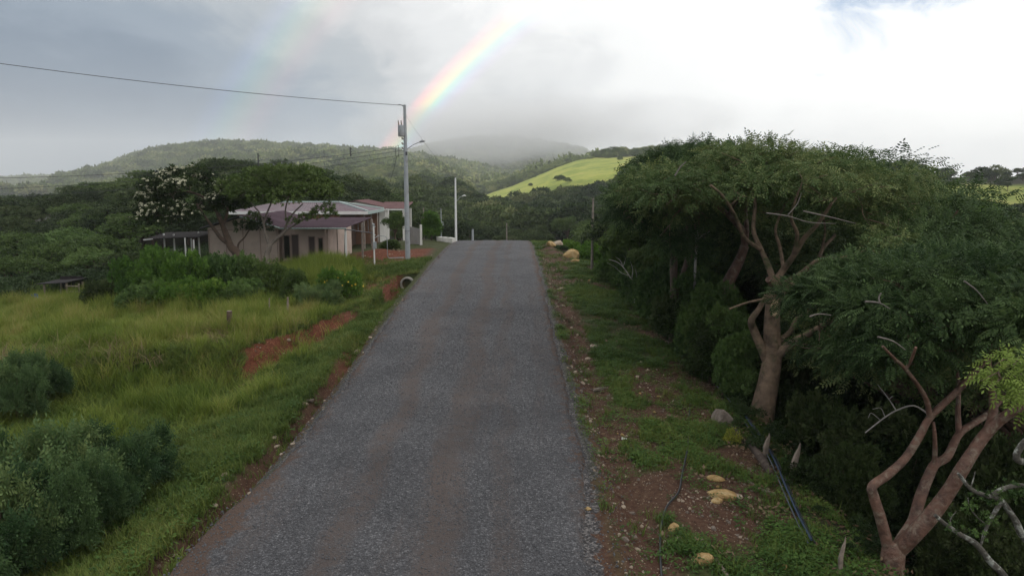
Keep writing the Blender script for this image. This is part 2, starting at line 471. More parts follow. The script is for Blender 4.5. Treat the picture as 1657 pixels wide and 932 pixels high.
# ground
def ground_mat():
    m, t, out = new_mat('ground_earth_and_turf')
    tco = t.node('ShaderNodeTexCoord')
    P = tco.outputs['Object']
    soil = t.node('ShaderNodeAttribute', attribute_name='soil').outputs['Fac']
    past = t.node('ShaderNodeAttribute', attribute_name='pasture').outputs['Fac']
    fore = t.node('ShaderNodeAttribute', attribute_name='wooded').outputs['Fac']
    na = t.noise(P, .9, 6, .6).outputs[0]
    nb = t.noise(P, 9.0, 6, .65).outputs[0]
    nc = t.noise(P, 45.0, 4, .6).outputs[0]
    turf = t.ramp(nb, [(.3, (.022, .030, .010)), (.5, (.045, .055, .018)), (.7, (.075, .080, .030))])
    turf = t.mix(t.mrange(na, .45, .65, 0, .5), turf, (.065, .055, .032))
    earth = t.ramp(t.math('ADD', t.math('MULTIPLY', nb, .6), t.math('MULTIPLY', nc, .4)),
                   [(.32, (.032, .019, .014)), (.46, (.070, .036, .024)), (.6, (.105, .060, .041)), (.72, (.165, .115, .085))])
    vor = t.node('ShaderNodeTexVoronoi', {'Vector': P, 'Scale': 22.0})
    sepc = t.node('ShaderNodeSeparateColor', {0: vor.outputs['Color']})
    peb = t.math('MULTIPLY', t.mrange(vor.outputs['Distance'], .34, .26), t.math('GREATER_THAN', sepc.outputs[0], .82))
    earth = t.mix(peb, earth, t.mix(sepc.outputs[1], (.15, .11, .075), (.36, .28, .2)))
    spill = t.node('ShaderNodeAttribute', attribute_name='spill').outputs['Fac']
    v3 = t.node('ShaderNodeTexVoronoi', {'Vector': P, 'Scale': 27.0})
    s3 = t.node('ShaderNodeSeparateColor', {0: v3.outputs['Color']})
    grav = t.ramp(s3.outputs[0], [(.1, (.035, .032, .032)), (.6, (.085, .080, .082)), (.95, (.20, .185, .18))])
    red = t.node('ShaderNodeAttribute', attribute_name='red').outputs['Fac']
    earth = t.mix(red, earth, t.mix(1.0, earth, (1.5, .95, .78), 'MULTIPLY'))
    earth = t.mix(t.mrange(t.math('ADD', spill, t.math('MULTIPLY', t.math('SUBTRACT', t.noise(P, 3.5, 6, .75).outputs[0], .5), 2.2)), .52, .66), earth, grav)
    c = t.mix(soil, turf, earth)
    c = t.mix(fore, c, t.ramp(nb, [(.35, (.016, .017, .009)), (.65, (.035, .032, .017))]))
    ng = t.noise(P, .05, 5, .6).outputs[0]
    ng2 = t.noise(P, .35, 6, .7).outputs[0]
    pa = t.ramp(t.math('ADD', t.math('MULTIPLY', ng, .6), t.math('MULTIPLY', ng2, .4)),
                [(.34, (.075, .120, .026)), (.46, (.165, .205, .040)), (.55, (.245, .265, .055)), (.64, (.29, .255, .095))])
    c = t.mix(past, c, pa)
    b = t.node('ShaderNodeBump', {'Height': t.math('ADD', nb, t.math('MULTIPLY', nc, .5)), 'Strength': .6, 'Distance': .06})
    p = t.node('ShaderNodeBsdfPrincipled', {'Base Color': c, 'Roughness': .95, 'Normal': b.outputs[0], 'Specular IOR Level': .15})
    t.link(p.outputs[0], out.inputs[0])
    return m
def road_mat():
    m, t, out = new_mat('gravel_road')
    tco = t.node('ShaderNodeTexCoord')
    P = tco.outputs['Object']
    v1 = t.node('ShaderNodeTexVoronoi', {'Vector': P, 'Scale': 27.0})
    s1 = t.node('ShaderNodeSeparateColor', {0: v1.outputs['Color']})
    v2 = t.node('ShaderNodeTexVoronoi', {'Vector': P, 'Scale': 60.0})
    s2 = t.node('ShaderNodeSeparateColor', {0: v2.outputs['Color']})
    st = t.math('ADD', t.math('MULTIPLY', s1.outputs[0], .55), t.math('MULTIPLY', s2.outputs[1], .45))
    stone = t.ramp(st, [(.1, (.040, .040, .044)), (.5, (.092, .092, .099)), (.75, (.138, .138, .148)), (.95, (.25, .248, .255))])
    gap = t.mrange(v1.outputs['Distance'], .42, .62)
    stone = t.mix(t.math('MULTIPLY', gap, .55), stone, (.045, .043, .045))
    sx = t.node('ShaderNodeSeparateXYZ', {0: P})
    wob = t.noise(P, .25, 3).outputs[0]
    xx = t.math('ADD', sx.outputs[0], t.math('MULTIPLY', t.math('SUBTRACT', wob, .5), 1.3))
    def strip(c0, wd):
        return t.mrange(t.math('ABSOLUTE', t.math('SUBTRACT', xx, c0)), wd, wd * .25)
    tr = t.math('MAXIMUM', strip(-2.9, .42), strip(-1.25, .5))
    tr = t.math('MAXIMUM', tr, t.math('MULTIPLY', strip(-.2, .3), .6))
    st_n = t.node('ShaderNodeMapping', {'Vector': P, 'Scale': (1.4, .12, 1)}).outputs[0]
    patch = t.noise(st_n, 1.1, 5, .6).outputs[0]
    dust = t.math('MULTIPLY', t.math('ADD', t.math('MULTIPLY', tr, 1.0), t.mrange(patch, .48, .68, 0, .6)), t.mrange(t.noise(P, 3.0, 5, .7).outputs[0], .3, .62, .35, 1.0))
    c = t.mix(dust, stone, t.mix(t.noise(P, 30, 3).outputs[0], (.062, .051, .048), (.108, .088, .082)))
    edge_n = t.noise(P, 1.6, 5, .65).outputs[0]
    e = t.math('MULTIPLY', t.mrange(t.math('ABSOLUTE', t.math('ADD', sx.outputs[0], 1.7)), 2.5, 3.5), t.mrange(edge_n, .40, .62))
    c = t.mix(t.math('MULTIPLY', e, .55), c, (.115, .082, .066))
    en2 = t.noise(P, 4.5, 5, .7).outputs[0]
    e2 = t.mrange(t.math('ADD', t.math('ABSOLUTE', t.math('ADD', sx.outputs[0], 1.7)), t.math('ADD', t.math('MULTIPLY', t.math('SUBTRACT', en2, .5), 1.5), t.math('MULTIPLY', t.math('SUBTRACT', edge_n, .5), .9))), 2.95, 3.25)
    c = t.mix(t.math('MULTIPLY', e2, .9), c, t.mix(t.noise(P, 14, 4, .7).outputs[0], (.040, .024, .018), (.125, .080, .058)))
    big = t.noise(P, .5, 3).outputs[0]
    c = t.mix(1.0, c, t.ramp(big, [(.3, (.82, .82, .83)), (.7, (1.15, 1.14, 1.13))]), 'MULTIPLY')
    b1 = t.node('ShaderNodeBump', {'Height': v1.outputs['Distance'], 'Strength': .9, 'Distance': .025}, invert=True)
    b2 = t.node('ShaderNodeBump', {'Height': v2.outputs['Distance'], 'Strength': .5, 'Distance': .012, 'Normal': b1.outputs[0]}, invert=True)
    p = t.node('ShaderNodeBsdfPrincipled', {'Base Color': c, 'Roughness': .85, 'Normal': b2.outputs[0], 'Specular IOR Level': .25})
    t.link(p.outputs[0], out.inputs[0])
    return m
def rockmat(name, a, b, c):
    m, t, out = new_mat(name)
    tco = t.node('ShaderNodeTexCoord')
    oi = t.node('ShaderNodeObjectInfo')
    P = t.node('ShaderNodeVectorMath', {0: tco.outputs['Object'], 1: oi.outputs['Location']}, operation='ADD').outputs[0]
    n = t.noise(P, 3.0, 6, .65, .4).outputs[0]
    colr = t.ramp(n, [(.3, a), (.52, b), (.7, c)])
    n2 = t.noise(P, 16, 5, .7).outputs[0]
    colr = t.mix(1.0, colr, t.ramp(n2, [(.3, (.72, .72, .72)), (.7, (1.2, 1.2, 1.2))]), 'MULTIPLY')
    bp = t.node('ShaderNodeBump', {'Height': n2, 'Strength': .5, 'Distance': .04})
    p = t.node('ShaderNodeBsdfPrincipled', {'Base Color': colr, 'Roughness': .9, 'Normal': bp.outputs[0], 'Specular IOR Level': .2})
    t.link(p.outputs[0], out.inputs[0])
    return m
M['ground'] = ground_mat()
M['road'] = road_mat()
M['rock_grey'] = rockmat('grey_rock', (.11, .085, .07), (.19, .155, .13), (.27, .23, .19))
M['rock_yellow'] = rockmat('yellow_rock', (.22, .13, .055), (.40, .27, .12), (.50, .38, .22))
M['rock_pale'] = rockmat('pale_rock', (.22, .16, .11), (.36, .29, .22), (.46, .40, .33))
M['rock_dirt'] = rockmat('dirty_pebble', (.085, .055, .04), (.16, .115, .085), (.27, .22, .18))
M['gravel'] = rockmat('gravel_stone', (.068, .068, .074), (.115, .115, .123), (.19, .19, .197))
M['concrete'] = simple('concrete', (.36, .34, .31), .9, nscale=3, namp=.25, bump=.3, bscale=20, stain=(.2, .17, .13), sscale=2.5)
M['pole_grey'] = simple('galvanised_grey', (.34, .36, .38), .6, nscale=1.2, namp=.14, stain=(.25, .25, .24), sscale=2)
M['pole_white'] = simple('white_pole', (.74, .74, .73), .6, nscale=1.2, namp=.12)
M['pole_wood'] = simple('weathered_pole', (.24, .20, .17), .85, nscale=5, namp=.35, bump=.3)
M['dark_metal'] = simple('dark_metal', (.05, .05, .055), .5)
M['white_paint'] = simple('white_paint', (.72, .71, .69), .55, nscale=4, namp=.08)
M['wire'] = simple('black_wire', (.02, .02, .022), .5)
M['pipe_blue'] = simple('blue_pipe', (.022, .04, .085), .5)
M['pipe_black'] = simple('black_hose', (.022, .024, .028), .42)
M['pipe_grey'] = simple('grey_hose', (.07, .085, .105), .6)
M['wall_pink'] = simple('pinkish_wall', (.54, .43, .37), .85, nscale=1.1, namp=.09, stain=(.44, .35, .295), sscale=.7)
M['wall_trim'] = simple('wall_joint', (.30, .22, .185), .85)
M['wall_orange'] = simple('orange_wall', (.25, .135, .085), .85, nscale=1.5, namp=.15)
M['wall_shaded'] = simple('shaded_house_wall', (.105, .068, .052), .85, nscale=1.5, namp=.2)  # hip house side walls: shade under the roof put into a darker brown
M['wall_white'] = simple('white_wall', (.66, .64, .60), .8, nscale=1.2, namp=.1)
M['glass_dark'] = simple('dark_glass', (.012, .011, .011), .12)
M['door_dark'] = simple('dark_door', (.045, .022, .018), .5)
M['roof_mauve'] = simple('mauve_roof', (.20, .165, .18), .85, nscale=.9, namp=.18, stain=(.17, .12, .13), sscale=.9, spec=.08)
M['roof_plum'] = simple('plum_roof', (.070, .046, .058), .85, nscale=.9, namp=.25, spec=.08)
M['roof_rust'] = simple('red_brown_roof', (.14, .078, .078), .85, nscale=1, namp=.2, spec=.08)
M['roof_dark'] = simple('dark_roof', (.026, .022, .022), .7, nscale=1.5, namp=.3, spec=.08)
M['trim_green'] = simple('green_white_trim', (.36, .44, .42), .6)
M['sheet_fence'] = simple('grey_sheet_fence', (.30, .28, .27), .6, nscale=1, namp=.2)
M['blue_plastic'] = simple('blue_plastic', (.035, .085, .17), .6)
M['terracotta'] = simple('terracotta', (.24, .085, .05), .9, nscale=3, namp=.35, bump=.5)
M['cloud'] = simple('cloud_white', (.8, .8, .8), 1.0)

# ------------------------------------------------------------------ masks over the land
def soil_mask(x, y):
    n = fbm(x + 9, y + 4, .7, 4)
    n2 = fbm(x + 90, y + 14, 2.2, 3)
    s = np.zeros_like(x)
    s = np.maximum(s, sst(.62, .25, np.abs(x + 5.6 + .35 * sst(16, 9, y))) * sst(30, 22, y))                        # left ditch
    be = bank_edge(x); ul = -4.92 - x
    s = np.maximum(s, sst(2.5, 1.5, np.abs(y - be + 1.3) + (n2 - .5) * 2.6) * sst(1.3, 2.0, ul + (n - .5)) * sst(5.4, 4.2, ul + (n2 - .5) * 1.2))                  # red cut in the bank
    s = np.maximum(s, sst(1.2, .8, np.hypot((x + 7.1) / 1.3, (y - 38.2) / 2.9) + (n - .5) * .8))                   # cut before the culvert
    s = np.maximum(s, sst(1.2, .85, np.hypot((x + 9.2) / 4.4, (y - 49.0) / 5.6) + (n - .5) * .8) * sst(-5.3, -6.0, x))  # yard
    s = np.maximum(s, sst(.8, .3, np.abs(x - 2.25 + (n - .5) * .8)) * sst(54, 44, y))                              # right edge strip
    rv = sst(1.4, 2.2, x) * sst(9, 6.5, x) * sst(62, 50, y)
    s = np.maximum(s, rv * sst(.53, .62, n + .12 * (n2 - .5)) * .95)
    s = np.maximum(s, rv * sst(1.1, .6, np.hypot((x - 4.0) / 1.6, (y - 13.6) / 2.2) + (n - .5) * .9))               # bare patch by the yellow rocks
    s = np.maximum(s, rv * sst(1.1, .6, np.hypot((x - 4.4) / 1.0, (y - 20.5) / 1.6) + (n - .5) * .9))
    s = np.maximum(s, sst(1.2, .7, np.hypot((x - 3.0) / 1.1, (y - 50) / 8.5) + (n - .5) * .8))
    s = np.where((x > -5.0) & (x < 1.7), 1.0, s)
    return np.clip(s, 0, 1)
def pasture_mask(x, y):
    t = 828.5 + 1150 * x / np.maximum(y, 1)
    n = fbm(x, y, .012, 4)
    n3 = fbm(x + 300, y + 55, .05, 3)
    z = H(x, y)
    pxy = to_px(np.stack([x, np.maximum(y, 1), z], 1))[1]
    a = sst(285, 330, y) * sst(640, 600, y) * sst(740, 775, t) * sst(1040, 965, t + (n - .5) * 190)
    lim = np.interp(t, [760, 800, 850, 900, 960, 1000, 1040], [346, 354, 350, 340, 318, 294, 268])
    a = a * sst(lim + 10, lim - 6, pxy + (n3 - .5) * 34)
    b = sst(200, 240, y) * sst(420, 330, y) * sst(585, 615, t) * sst(745, 705, t) * sst(322, 311, pxy + (n3 - .5) * 14)
    c = sst(170, 190, y) * sst(320, 295, y) * sst(1470, 1510, t + (n3 - .5) * 50) * sst(298, 302, pxy + (n3 - .5) * 6)
    d = sst(700, 800, y) * sst(1300, 1200, y) * sst(-30, 10, t) * sst(120, 80, t) * .9
    return np.clip(np.maximum.reduce([a, b, c, d]), 0, 1)
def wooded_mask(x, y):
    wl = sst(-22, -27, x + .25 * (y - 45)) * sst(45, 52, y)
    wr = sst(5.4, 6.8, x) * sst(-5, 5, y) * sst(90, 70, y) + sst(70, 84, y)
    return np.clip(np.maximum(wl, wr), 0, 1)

# ------------------------------------------------------------------ ground sheet
def axis(lo, hi, d0, d1, step, grow):
    c = list(np.arange(d0, d1 + 1e-6, step))
    s, v = step, c[-1]
    while v < hi:
        s = min(s * grow, 160); v += s; c.append(v)
    s, v = step, c[0]
    while v > lo:
        s = min(s * grow, 160); v -= s; c.insert(0, v)
    return np.array(c)
gx = axis(-3300, 3300, -13, 9, .16, 1.035)
gy = axis(-300, 3800, 7.5, 52, .19, 1.03)
GX, GY = np.meshgrid(gx, gy)
px_, py_ = GX.ravel(), GY.ravel()
gz = H(px_, py_)
nx, ny = len(gx), len(gy)
ii = np.arange(ny - 1)[:, None] * nx + np.arange(nx - 1)[None]
gf = np.stack([ii, ii + 1, ii + nx + 1, ii + nx], -1).reshape(-1, 4)
pm = pasture_mask(px_, py_)
g_me = mesh_np('ground', np.stack([px_, py_, gz], 1), gf, M['ground'],
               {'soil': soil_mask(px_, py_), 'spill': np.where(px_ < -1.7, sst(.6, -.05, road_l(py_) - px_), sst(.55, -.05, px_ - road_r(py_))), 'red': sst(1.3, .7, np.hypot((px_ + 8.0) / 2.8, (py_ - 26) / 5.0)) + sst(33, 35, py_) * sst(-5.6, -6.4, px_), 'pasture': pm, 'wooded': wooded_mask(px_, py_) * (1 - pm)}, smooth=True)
ground = tag(link('ground', g_me), 'rolling green land of verges, field, wooded ravine and hills', 'ground', kind='structure')

# road sheet
ry = np.concatenate([np.arange(-30, 6, 1.0), np.arange(6, 60, .2), np.arange(60, 130, 1.0)])
rs = np.linspace(0, 1, 61)
RL, RR = road_l(ry), road_r(ry)
xs = RL[:, None] + (RR - RL)[:, None] * rs[None]
ys = np.repeat(ry[:, None], len(rs), 1)
crown = .05 * (1 - ((rs - .5) * 2) ** 2)[None]
rut = -.03 * (np.exp(-((xs + 2.9) / .35) ** 2) + np.exp(-((xs + 1.25) / .35) ** 2))
zs = road_z(ys) + .012 + crown + rut + .028 * (fbm(xs, ys, 1.7, 3) - .5)
zs[:, 0] -= .09; zs[:, -1] -= .09
ii = np.arange(len(ry) - 1)[:, None] * len(rs) + np.arange(len(rs) - 1)[None]
rf = np.stack([ii, ii + 1, ii + len(rs) + 1, ii + len(rs)], -1).reshape(-1, 4)
tag(link('road', mesh_np('road', np.stack([xs.ravel(), ys.ravel(), zs.ravel()], 1), rf, M['road'], smooth=True)),
    'grey gravel road with brownish wheel tracks running to the crest', 'road', kind='structure')

# ------------------------------------------------------------------ scatter (uncountable cover only)
def source_collection(name, objs):
    c = bpy.data.collections.new(name)
    for i, (nm, me) in enumerate(objs):
        o = bpy.data.objects.new('%s_%02d' % (nm, i), me)
        c.objects.link(o)
    return c
def scatter(name, P, rz, S, tint, coll, nsrc, label, cat, tilt=0.0, rot=None):
    n = len(P)
    me = bpy.data.meshes.new(name)
    me.vertices.add(n)
    me.vertices.foreach_set('co', np.ascontiguousarray(P, np.float32).ravel())
    if rot is None:
        rot = np.stack([rng.normal(0, tilt, n), rng.normal(0, tilt, n), rz], 1)
    a = me.attributes.new('rot', 'FLOAT_VECTOR', 'POINT'); a.data.foreach_set('vector', np.ascontiguousarray(rot, np.float32).ravel())
    if np.ndim(S) == 1:
        S = np.repeat(np.asarray(S)[:, None], 3, 1)
    a = me.attributes.new('scl', 'FLOAT_VECTOR', 'POINT'); a.data.foreach_set('vector', np.ascontiguousarray(S, np.float32).ravel())
    a = me.attributes.new('tint', 'FLOAT', 'POINT'); a.data.foreach_set('value', np.ascontiguousarray(np.clip(tint, 0, 1), np.float32))
    a = me.attributes.new('pick', 'INT', 'POINT'); a.data.foreach_set('value', rng.integers(0, nsrc, n).astype(np.int32))
    me.update()
    o = link(name, me)
    ng = bpy.data.node_groups.new(name + '_nodes', 'GeometryNodeTree')
    ng.interface.new_socket('Geometry', in_out='INPUT', socket_type='NodeSocketGeometry')
    ng.interface.new_socket('Geometry', in_out='OUTPUT', socket_type='NodeSocketGeometry')
    N = ng.nodes
    gi, go = N.new('NodeGroupInput'), N.new('NodeGroupOutput')
    ci = N.new('GeometryNodeCollectionInfo')
    ci.inputs['Collection'].default_value = coll
    ci.inputs['Separate Children'].default_value = True
    ci.inputs['Reset Children'].default_value = True
    ip = N.new('GeometryNodeInstanceOnPoints')
    ip.inputs['Pick Instance'].default_value = True
    def named(nm, ty):
        q = N.new('GeometryNodeInputNamedAttribute'); q.data_type = ty
        q.inputs['Name'].default_value = nm
        return next(s for s in q.outputs if s.name == 'Attribute' and s.enabled)
    L = ng.links.new
    er = N.new('FunctionNodeEulerToRotation')
    L(named('rot', 'FLOAT_VECTOR'), er.inputs[0])
    L(gi.outputs[0], ip.inputs['Points'])
    L(ci.outputs[0], ip.inputs['Instance'])
    L(named('pick', 'INT'), ip.inputs['Instance Index'])
    L(er.outputs[0], ip.inputs['Rotation'])
    L(named('scl', 'FLOAT_VECTOR'), ip.inputs['Scale'])
    L(ip.outputs[0], go.inputs[0])
    md = o.modifiers.new('scatter', 'NODES')
    md.node_group = ng
    return tag(o, label, cat, kind='stuff')
def in_view(x, y, z, m=160):
    a, b, zc = to_px(np.stack([x, y, z], 1))
    return (zc > 1) & (a > -m) & (a < 1657 + m) & (b > -200) & (b < 932 + m * 1.4)
def blades(n, h, spread, lean, wd, seed, seg=3):
    g = np.random.default_rng(seed)
    V, Fq, c = [], [], 0
    for k in range(n):
        a = g.random() * 2 * np.pi
        b = np.array([math.cos(a), math.sin(a), 0]) * spread * math.sqrt(g.random())
        dr = g.random() * 2 * np.pi
        d = np.array([math.cos(dr), math.sin(dr), 0])
        sd = np.array([-d[1], d[0], 0])
        hh, ln, ww = h * (.55 + .6 * g.random()), lean * (.3 + 1.1 * g.random()), wd * (.7 + .6 * g.random())
        for i in range(seg + 1):
            t = i / seg
            p = b + d * ln * hh * t ** 2 + np.array([0, 0, hh * (t - .25 * ln * t * t)])
            ws = ww * (1 - t) ** .7 * .5 if i < seg else ww * .04
            V += [p - sd * ws, p + sd * ws]
        for i in range(seg):
            q = c + 2 * i
            Fq.append([q, q + 1, q + 3, q + 2])
        c += 2 * (seg + 1)
    return np.array(V), np.array(Fq)

# leaf sprig templates: axis +x, upper side +z, unit length
def leaf(base, d, n, L, W, fold=.12, droop=.1):
    base, d, n = np.array(base, float), np.array(d, float), np.array(n, float)
    d /= np.linalg.norm(d); n -= d * (n @ d); n /= np.linalg.norm(n)
    s = np.cross(n, d)
    return [base, base + d * L * .45 + s * W - n * fold * W, base + d * L - n * droop * L, base + d * L * .45 - s * W - n * fold * W]
def sprig_pinnate(pairs, L=.34, W=.062):
    V = []
    for i in range(pairs):
        t = .18 + .78 * i / pairs
        p = (t, 0, -.28 * t * t)
        sc = math.sin(math.pi * (.25 + .65 * (i + .5) / pairs)) ** .5
        for sgn in (-1, 1):
            V += leaf(p, (.45, sgn, -.22), (0, -.12 * sgn, 1), L * sc, W, .1, .2)
    V += leaf((.94, 0, -.26), (1, 0, -.5), (0, 0, 1), L * .9, W)
    V = np.array(V)
    return V, np.arange(len(V)).reshape(-1, 4)
def sprig_broad(n, L, W, seed):
    g = np.random.default_rng(seed)
    V = []
    for i in range(n):
        a = 2.4 * i + g.random()
        t = .55 * (i + .5) / n
        V += leaf((t, 0, 0), (.55 + .3 * g.random(), math.cos(a), .8 * math.sin(a)), (g.normal(0, .4), g.normal(0, .4), 1), L * (.7 + .5 * g.random()), W * (.8 + .4 * g.random()))
    V = np.array(V)
    return V, np.arange(len(V)).reshape(-1, 4)
PIN9, PIN13 = sprig_pinnate(4), sprig_pinnate(6, .32, .05)
BR5, BR7, BR4 = sprig_broad(5, .55, .15, 3), sprig_broad(7, .45, .12, 4), sprig_broad(4, .75, .24, 6)

def lobe_points(lobes, n, g, low=-.35, shell=.35):
    """points and outward directions through a set of ellipsoid leaf clumps"""
    C = np.array([l[0] for l in lobes], float)
    Rr = np.array([l[1] for l in lobes], float)
    wgt = (Rr[:, 0] * Rr[:, 1] + Rr[:, 0] * Rr[:, 2] + Rr[:, 1] * Rr[:, 2])
    k = g.choice(len(C), n, p=wgt / wgt.sum())
    d = g.normal(size=(n, 3))
    d /= np.linalg.norm(d, axis=1)[:, None]
    d[:, 2] = np.where(d[:, 2] < low, -d[:, 2] * .8, d[:, 2])
    r = 1 - shell * g.random(n) ** 1.3
    P = C[k] + Rr[k] * d * r[:, None]
    o = d / Rr[k]
    o /= np.linalg.norm(o, axis=1)[:, None]
    return P, o, k
def crown_mesh(name, lobes, n, tmpl, size, mat, seed, low=-.35, shell=.35, upw=.7, droop=.25, extra=None):
    g = np.random.default_rng(seed)
    P, o, k = lobe_points(lobes, n, g, low, shell)
    ax = o * np.array([1, 1, .5]) + g.normal(0, .45, (n, 3)) - np.array([0, 0, droop])
    nr = o * .6 + np.array([0, 0, upw]) + g.normal(0, .35, (n, 3))
    S = size * (.65 + .7 * g.random(n))
    V, Fq = stamp(tmpl[0], tmpl[1], P, frames(ax, nr), S)
    lt = g.random(len(lobes))
    ti = np.clip(.55 * lt[k] + .45 * g.random(n), 0, 1)
    return mesh_np(name, V, Fq, mat, {'tint': np.repeat(ti, len(tmpl[0]))})
def dome_lobes(c, r, n, lr, g, zmin=-.1, jit=.1):
    """flattened leaf clumps laid over the upper side of an ellipsoid"""
    L = []
    i = 0
    while len(L) < n:
        i += 1
        d = g.normal(size=3); d /= np.linalg.norm(d)
        if d[2] < zmin:
            continue
        q = np.array(c) + np.array(r) * d * (1 - jit * g.random() * 2.2)
        if i < 60 * n and any(np.linalg.norm((q - a) / np.array([1, 1, .6])) < lr * .85 for a, _ in L):
            continue
        s = lr * (.75 + .55 * g.random())
        L.append((q, np.array([s, s, s * (.45 + .2 * g.random())])))
    return L

# ------------------------------------------------------------------ haze (air) : closed box round camera and land
def build_haze():
    me = MB().box((0, 1800, 124), (7600, 4700, 276)).mesh('haze', None)
    m, t, out = new_mat('haze_air')
    v = t.node('ShaderNodeVolumePrincipled', {'Color': (.93, .96, 1.0, 1), 'Density': .00024})
    t.link(v.outputs[0], out.inputs['Volume'])
    me.materials.append(m)
    tag(link('haze', me), 'thin pale haze lying over the whole valley', 'haze', kind='stuff')

# ================================================================== big structure: houses
def quad_wall(mb, a, b, z0, z1, t=.15):
    """upright wall from plan point a to b"""
    a, b = np.array(a, float), np.array(b, float)
    d = (b - a) / np.linalg.norm(b - a)
    n = np.array([d[1], -d[0]]) * t / 2
    c = [a + n, b + n, b - n, a - n]
    v = [[q[0], q[1], z] for z in (z0, z1) for q in c]
    mb.add(v, [[0, 3, 2, 1], [4, 5, 6, 7], [0, 1, 5, 4], [1, 2, 6, 5], [2, 3, 7, 6], [3, 0, 4, 7]])
    return mb
def corrugated(quad, t, n, amp, drop=0.0):
    """sheet roof with ridges running from edge 0-3 to edge 1-2 side: quad a,b (low edge) c,d (high edge)"""
    a, b, c, d = [np.array(q, float) for q in quad]
    V, Fq = [], []
    k = n * 4
    for i in range(k + 1):
        s = i / k
        z = amp * (0, 1, 1, 0)[i % 4]
        lo, hi = a * (1 - s) + b * s, d * (1 - s) + c * s
        for q in (lo, hi):
            V += [q + [0, 0, z], q + [0, 0, z - t]]
    for i in range(k):
        q = 4 * i
        Fq += [[q, q + 4, q + 6, q + 2], [q + 1, q + 3, q + 7, q + 5], [q, q + 1, q + 5, q + 4], [q + 2, q + 6, q + 7, q + 3]]
    Fq += [[0, 2, 3, 1], [4 * k, 4 * k + 1, 4 * k + 3, 4 * k + 2]]
    return np.array(V), np.array(Fq)

# --- near house: pinkish gable house with a lean-to carport on its right and a shelter on its left
hz = .55
h0 = np.array([-17.2, 46.0, hz])
house = thing('gable_house', h0, 'pinkish beige gable house with dark door and plum carport roof behind the shrubs', 'house')
def hp(name, mb, mat, parent=None, smooth=False):
    return mb.build(name, mat, parent or house, smooth, origin=h0 if parent is None else h0)
XL, XR, YF, YB = -19.5, -15.0, 45.6, 54.0
EZ, RZ = hz + 2.75, hz + 3.42
xm = (XL + XR) / 2 - .05
mb = MB()
v = [[XL, YF, hz - .8], [XR, YF, hz - .8], [XR, YF, EZ], [xm, YF, RZ], [XL, YF, EZ]]
v2 = [[p[0], p[1] + .16, p[2]] for p in v]
mb.add(v + v2, [[0, 1, 2, 4], [9, 7, 6, 5]]).add([v[4], v[2], v[3], v2[4], v2[2], v2[3]], [[0, 1, 2], [5, 4, 3]])
hp('front_wall', mb, M['wall_pink'])
for k in range(5):     # the seams of the wall boards stand a few mm proud
    xx = XL + .06 + (XR - XL - .12) * k / 4
    hp('wall_joint_strip', MB().box((xx, YF - .012, (hz - .8 + EZ) / 2 - .05), (.045, .03, EZ - hz + .7)), M['wall_trim'])
hp('wall_joint_strip', MB().box(((XL + XR) / 2, YF - .014, EZ - .13), (XR - XL - .1, .03, .05)), M['wall_trim'])
hp('side_wall', quad_wall(MB(), (XL + .08, YF + .17), (XL + .08, YB), hz - .8, EZ), M['wall_pink'])
# right wing: recessed wall under the carport
WX = -12.35
hp('wing_wall', quad_wall(MB(), (XR + .003, YF + .75), (WX, YF + 1.4), hz - .5, EZ - .12), M['wall_pink'])
hp('wing_side_wall', quad_wall(MB(), (WX + .08, YF + 1.5), (WX + .08, YB), hz - .5, EZ - .12), M['wall_pink'])
hp('back_wall', quad_wall(MB(), (XL + .2, YB + .1), (WX, YB + .1), hz - .5, EZ - .1), M['wall_pink'])
def opening(x0, x1, z0, z1, name, mat):
    yq = lambda x: YF + .75 + (x - XR) / (WX - XR) * .65 - .10
    fr = MB()
    for a, b, c, d in ((x0 - .05, x0, z0, z1), (x1, x1 + .05, z0, z1), (x0 - .05, x1 + .05, z1, z1 + .06), (x0 - .05, x1 + .05, z0 - .05, z0)):
        fr.box(((a + b) / 2, yq((a + b) / 2), (c + d) / 2), (b - a, .07, d - c), math.atan2(.65, WX - XR))
    o = hp(name, fr, M['wall_trim'])
    hp('pane' if name == 'window' else 'door_leaf', MB().box(((x0 + x1) / 2, yq((x0 + x1) / 2) + .012, (z0 + z1) / 2), (x1 - x0 - .006, .03, z1 - z0 - .006), math.atan2(.65, WX - XR)), mat, o)
    o.children[0].matrix_parent_inverse.identity()
    o.children[0].location = (0, 0, 0)
    return o
opening(XR + .12, XR + .46, hz + .75, hz + 2.2, 'window', M['glass_dark'])
opening(XR + .60, XR + 1.0, hz + .02, hz + 2.25, 'door', M['door_dark'])
opening(-13.35, -13.0, hz + .02, hz + 2.1, 'door', M['door_dark'])
opening(-12.75, -12.5, hz + .7, hz + 2.0, 'window', M['glass_dark'])
# roof panels
for s in (-1, 1):
    xe = XL - .35 if s < 0 else XR + .35
    ze = EZ - .02
    V, Fq = corrugated([(xe, YF - .3, ze + .05), (xe, YB + .3, ze + .05), (xm, YB + .3, RZ + .12), (xm, YF - .3, RZ + .12)], .02, 26, .03)
    hp('roof_panel', MB().add(V, Fq), M['roof_plum'])
    fb = MB().tube([(xe, YF - .33, ze), (xm, YF - .33, RZ + .07)], .055, 4)
    hp('fascia', fb, M['trim_green'] if s > 0 else M['dark_metal'])
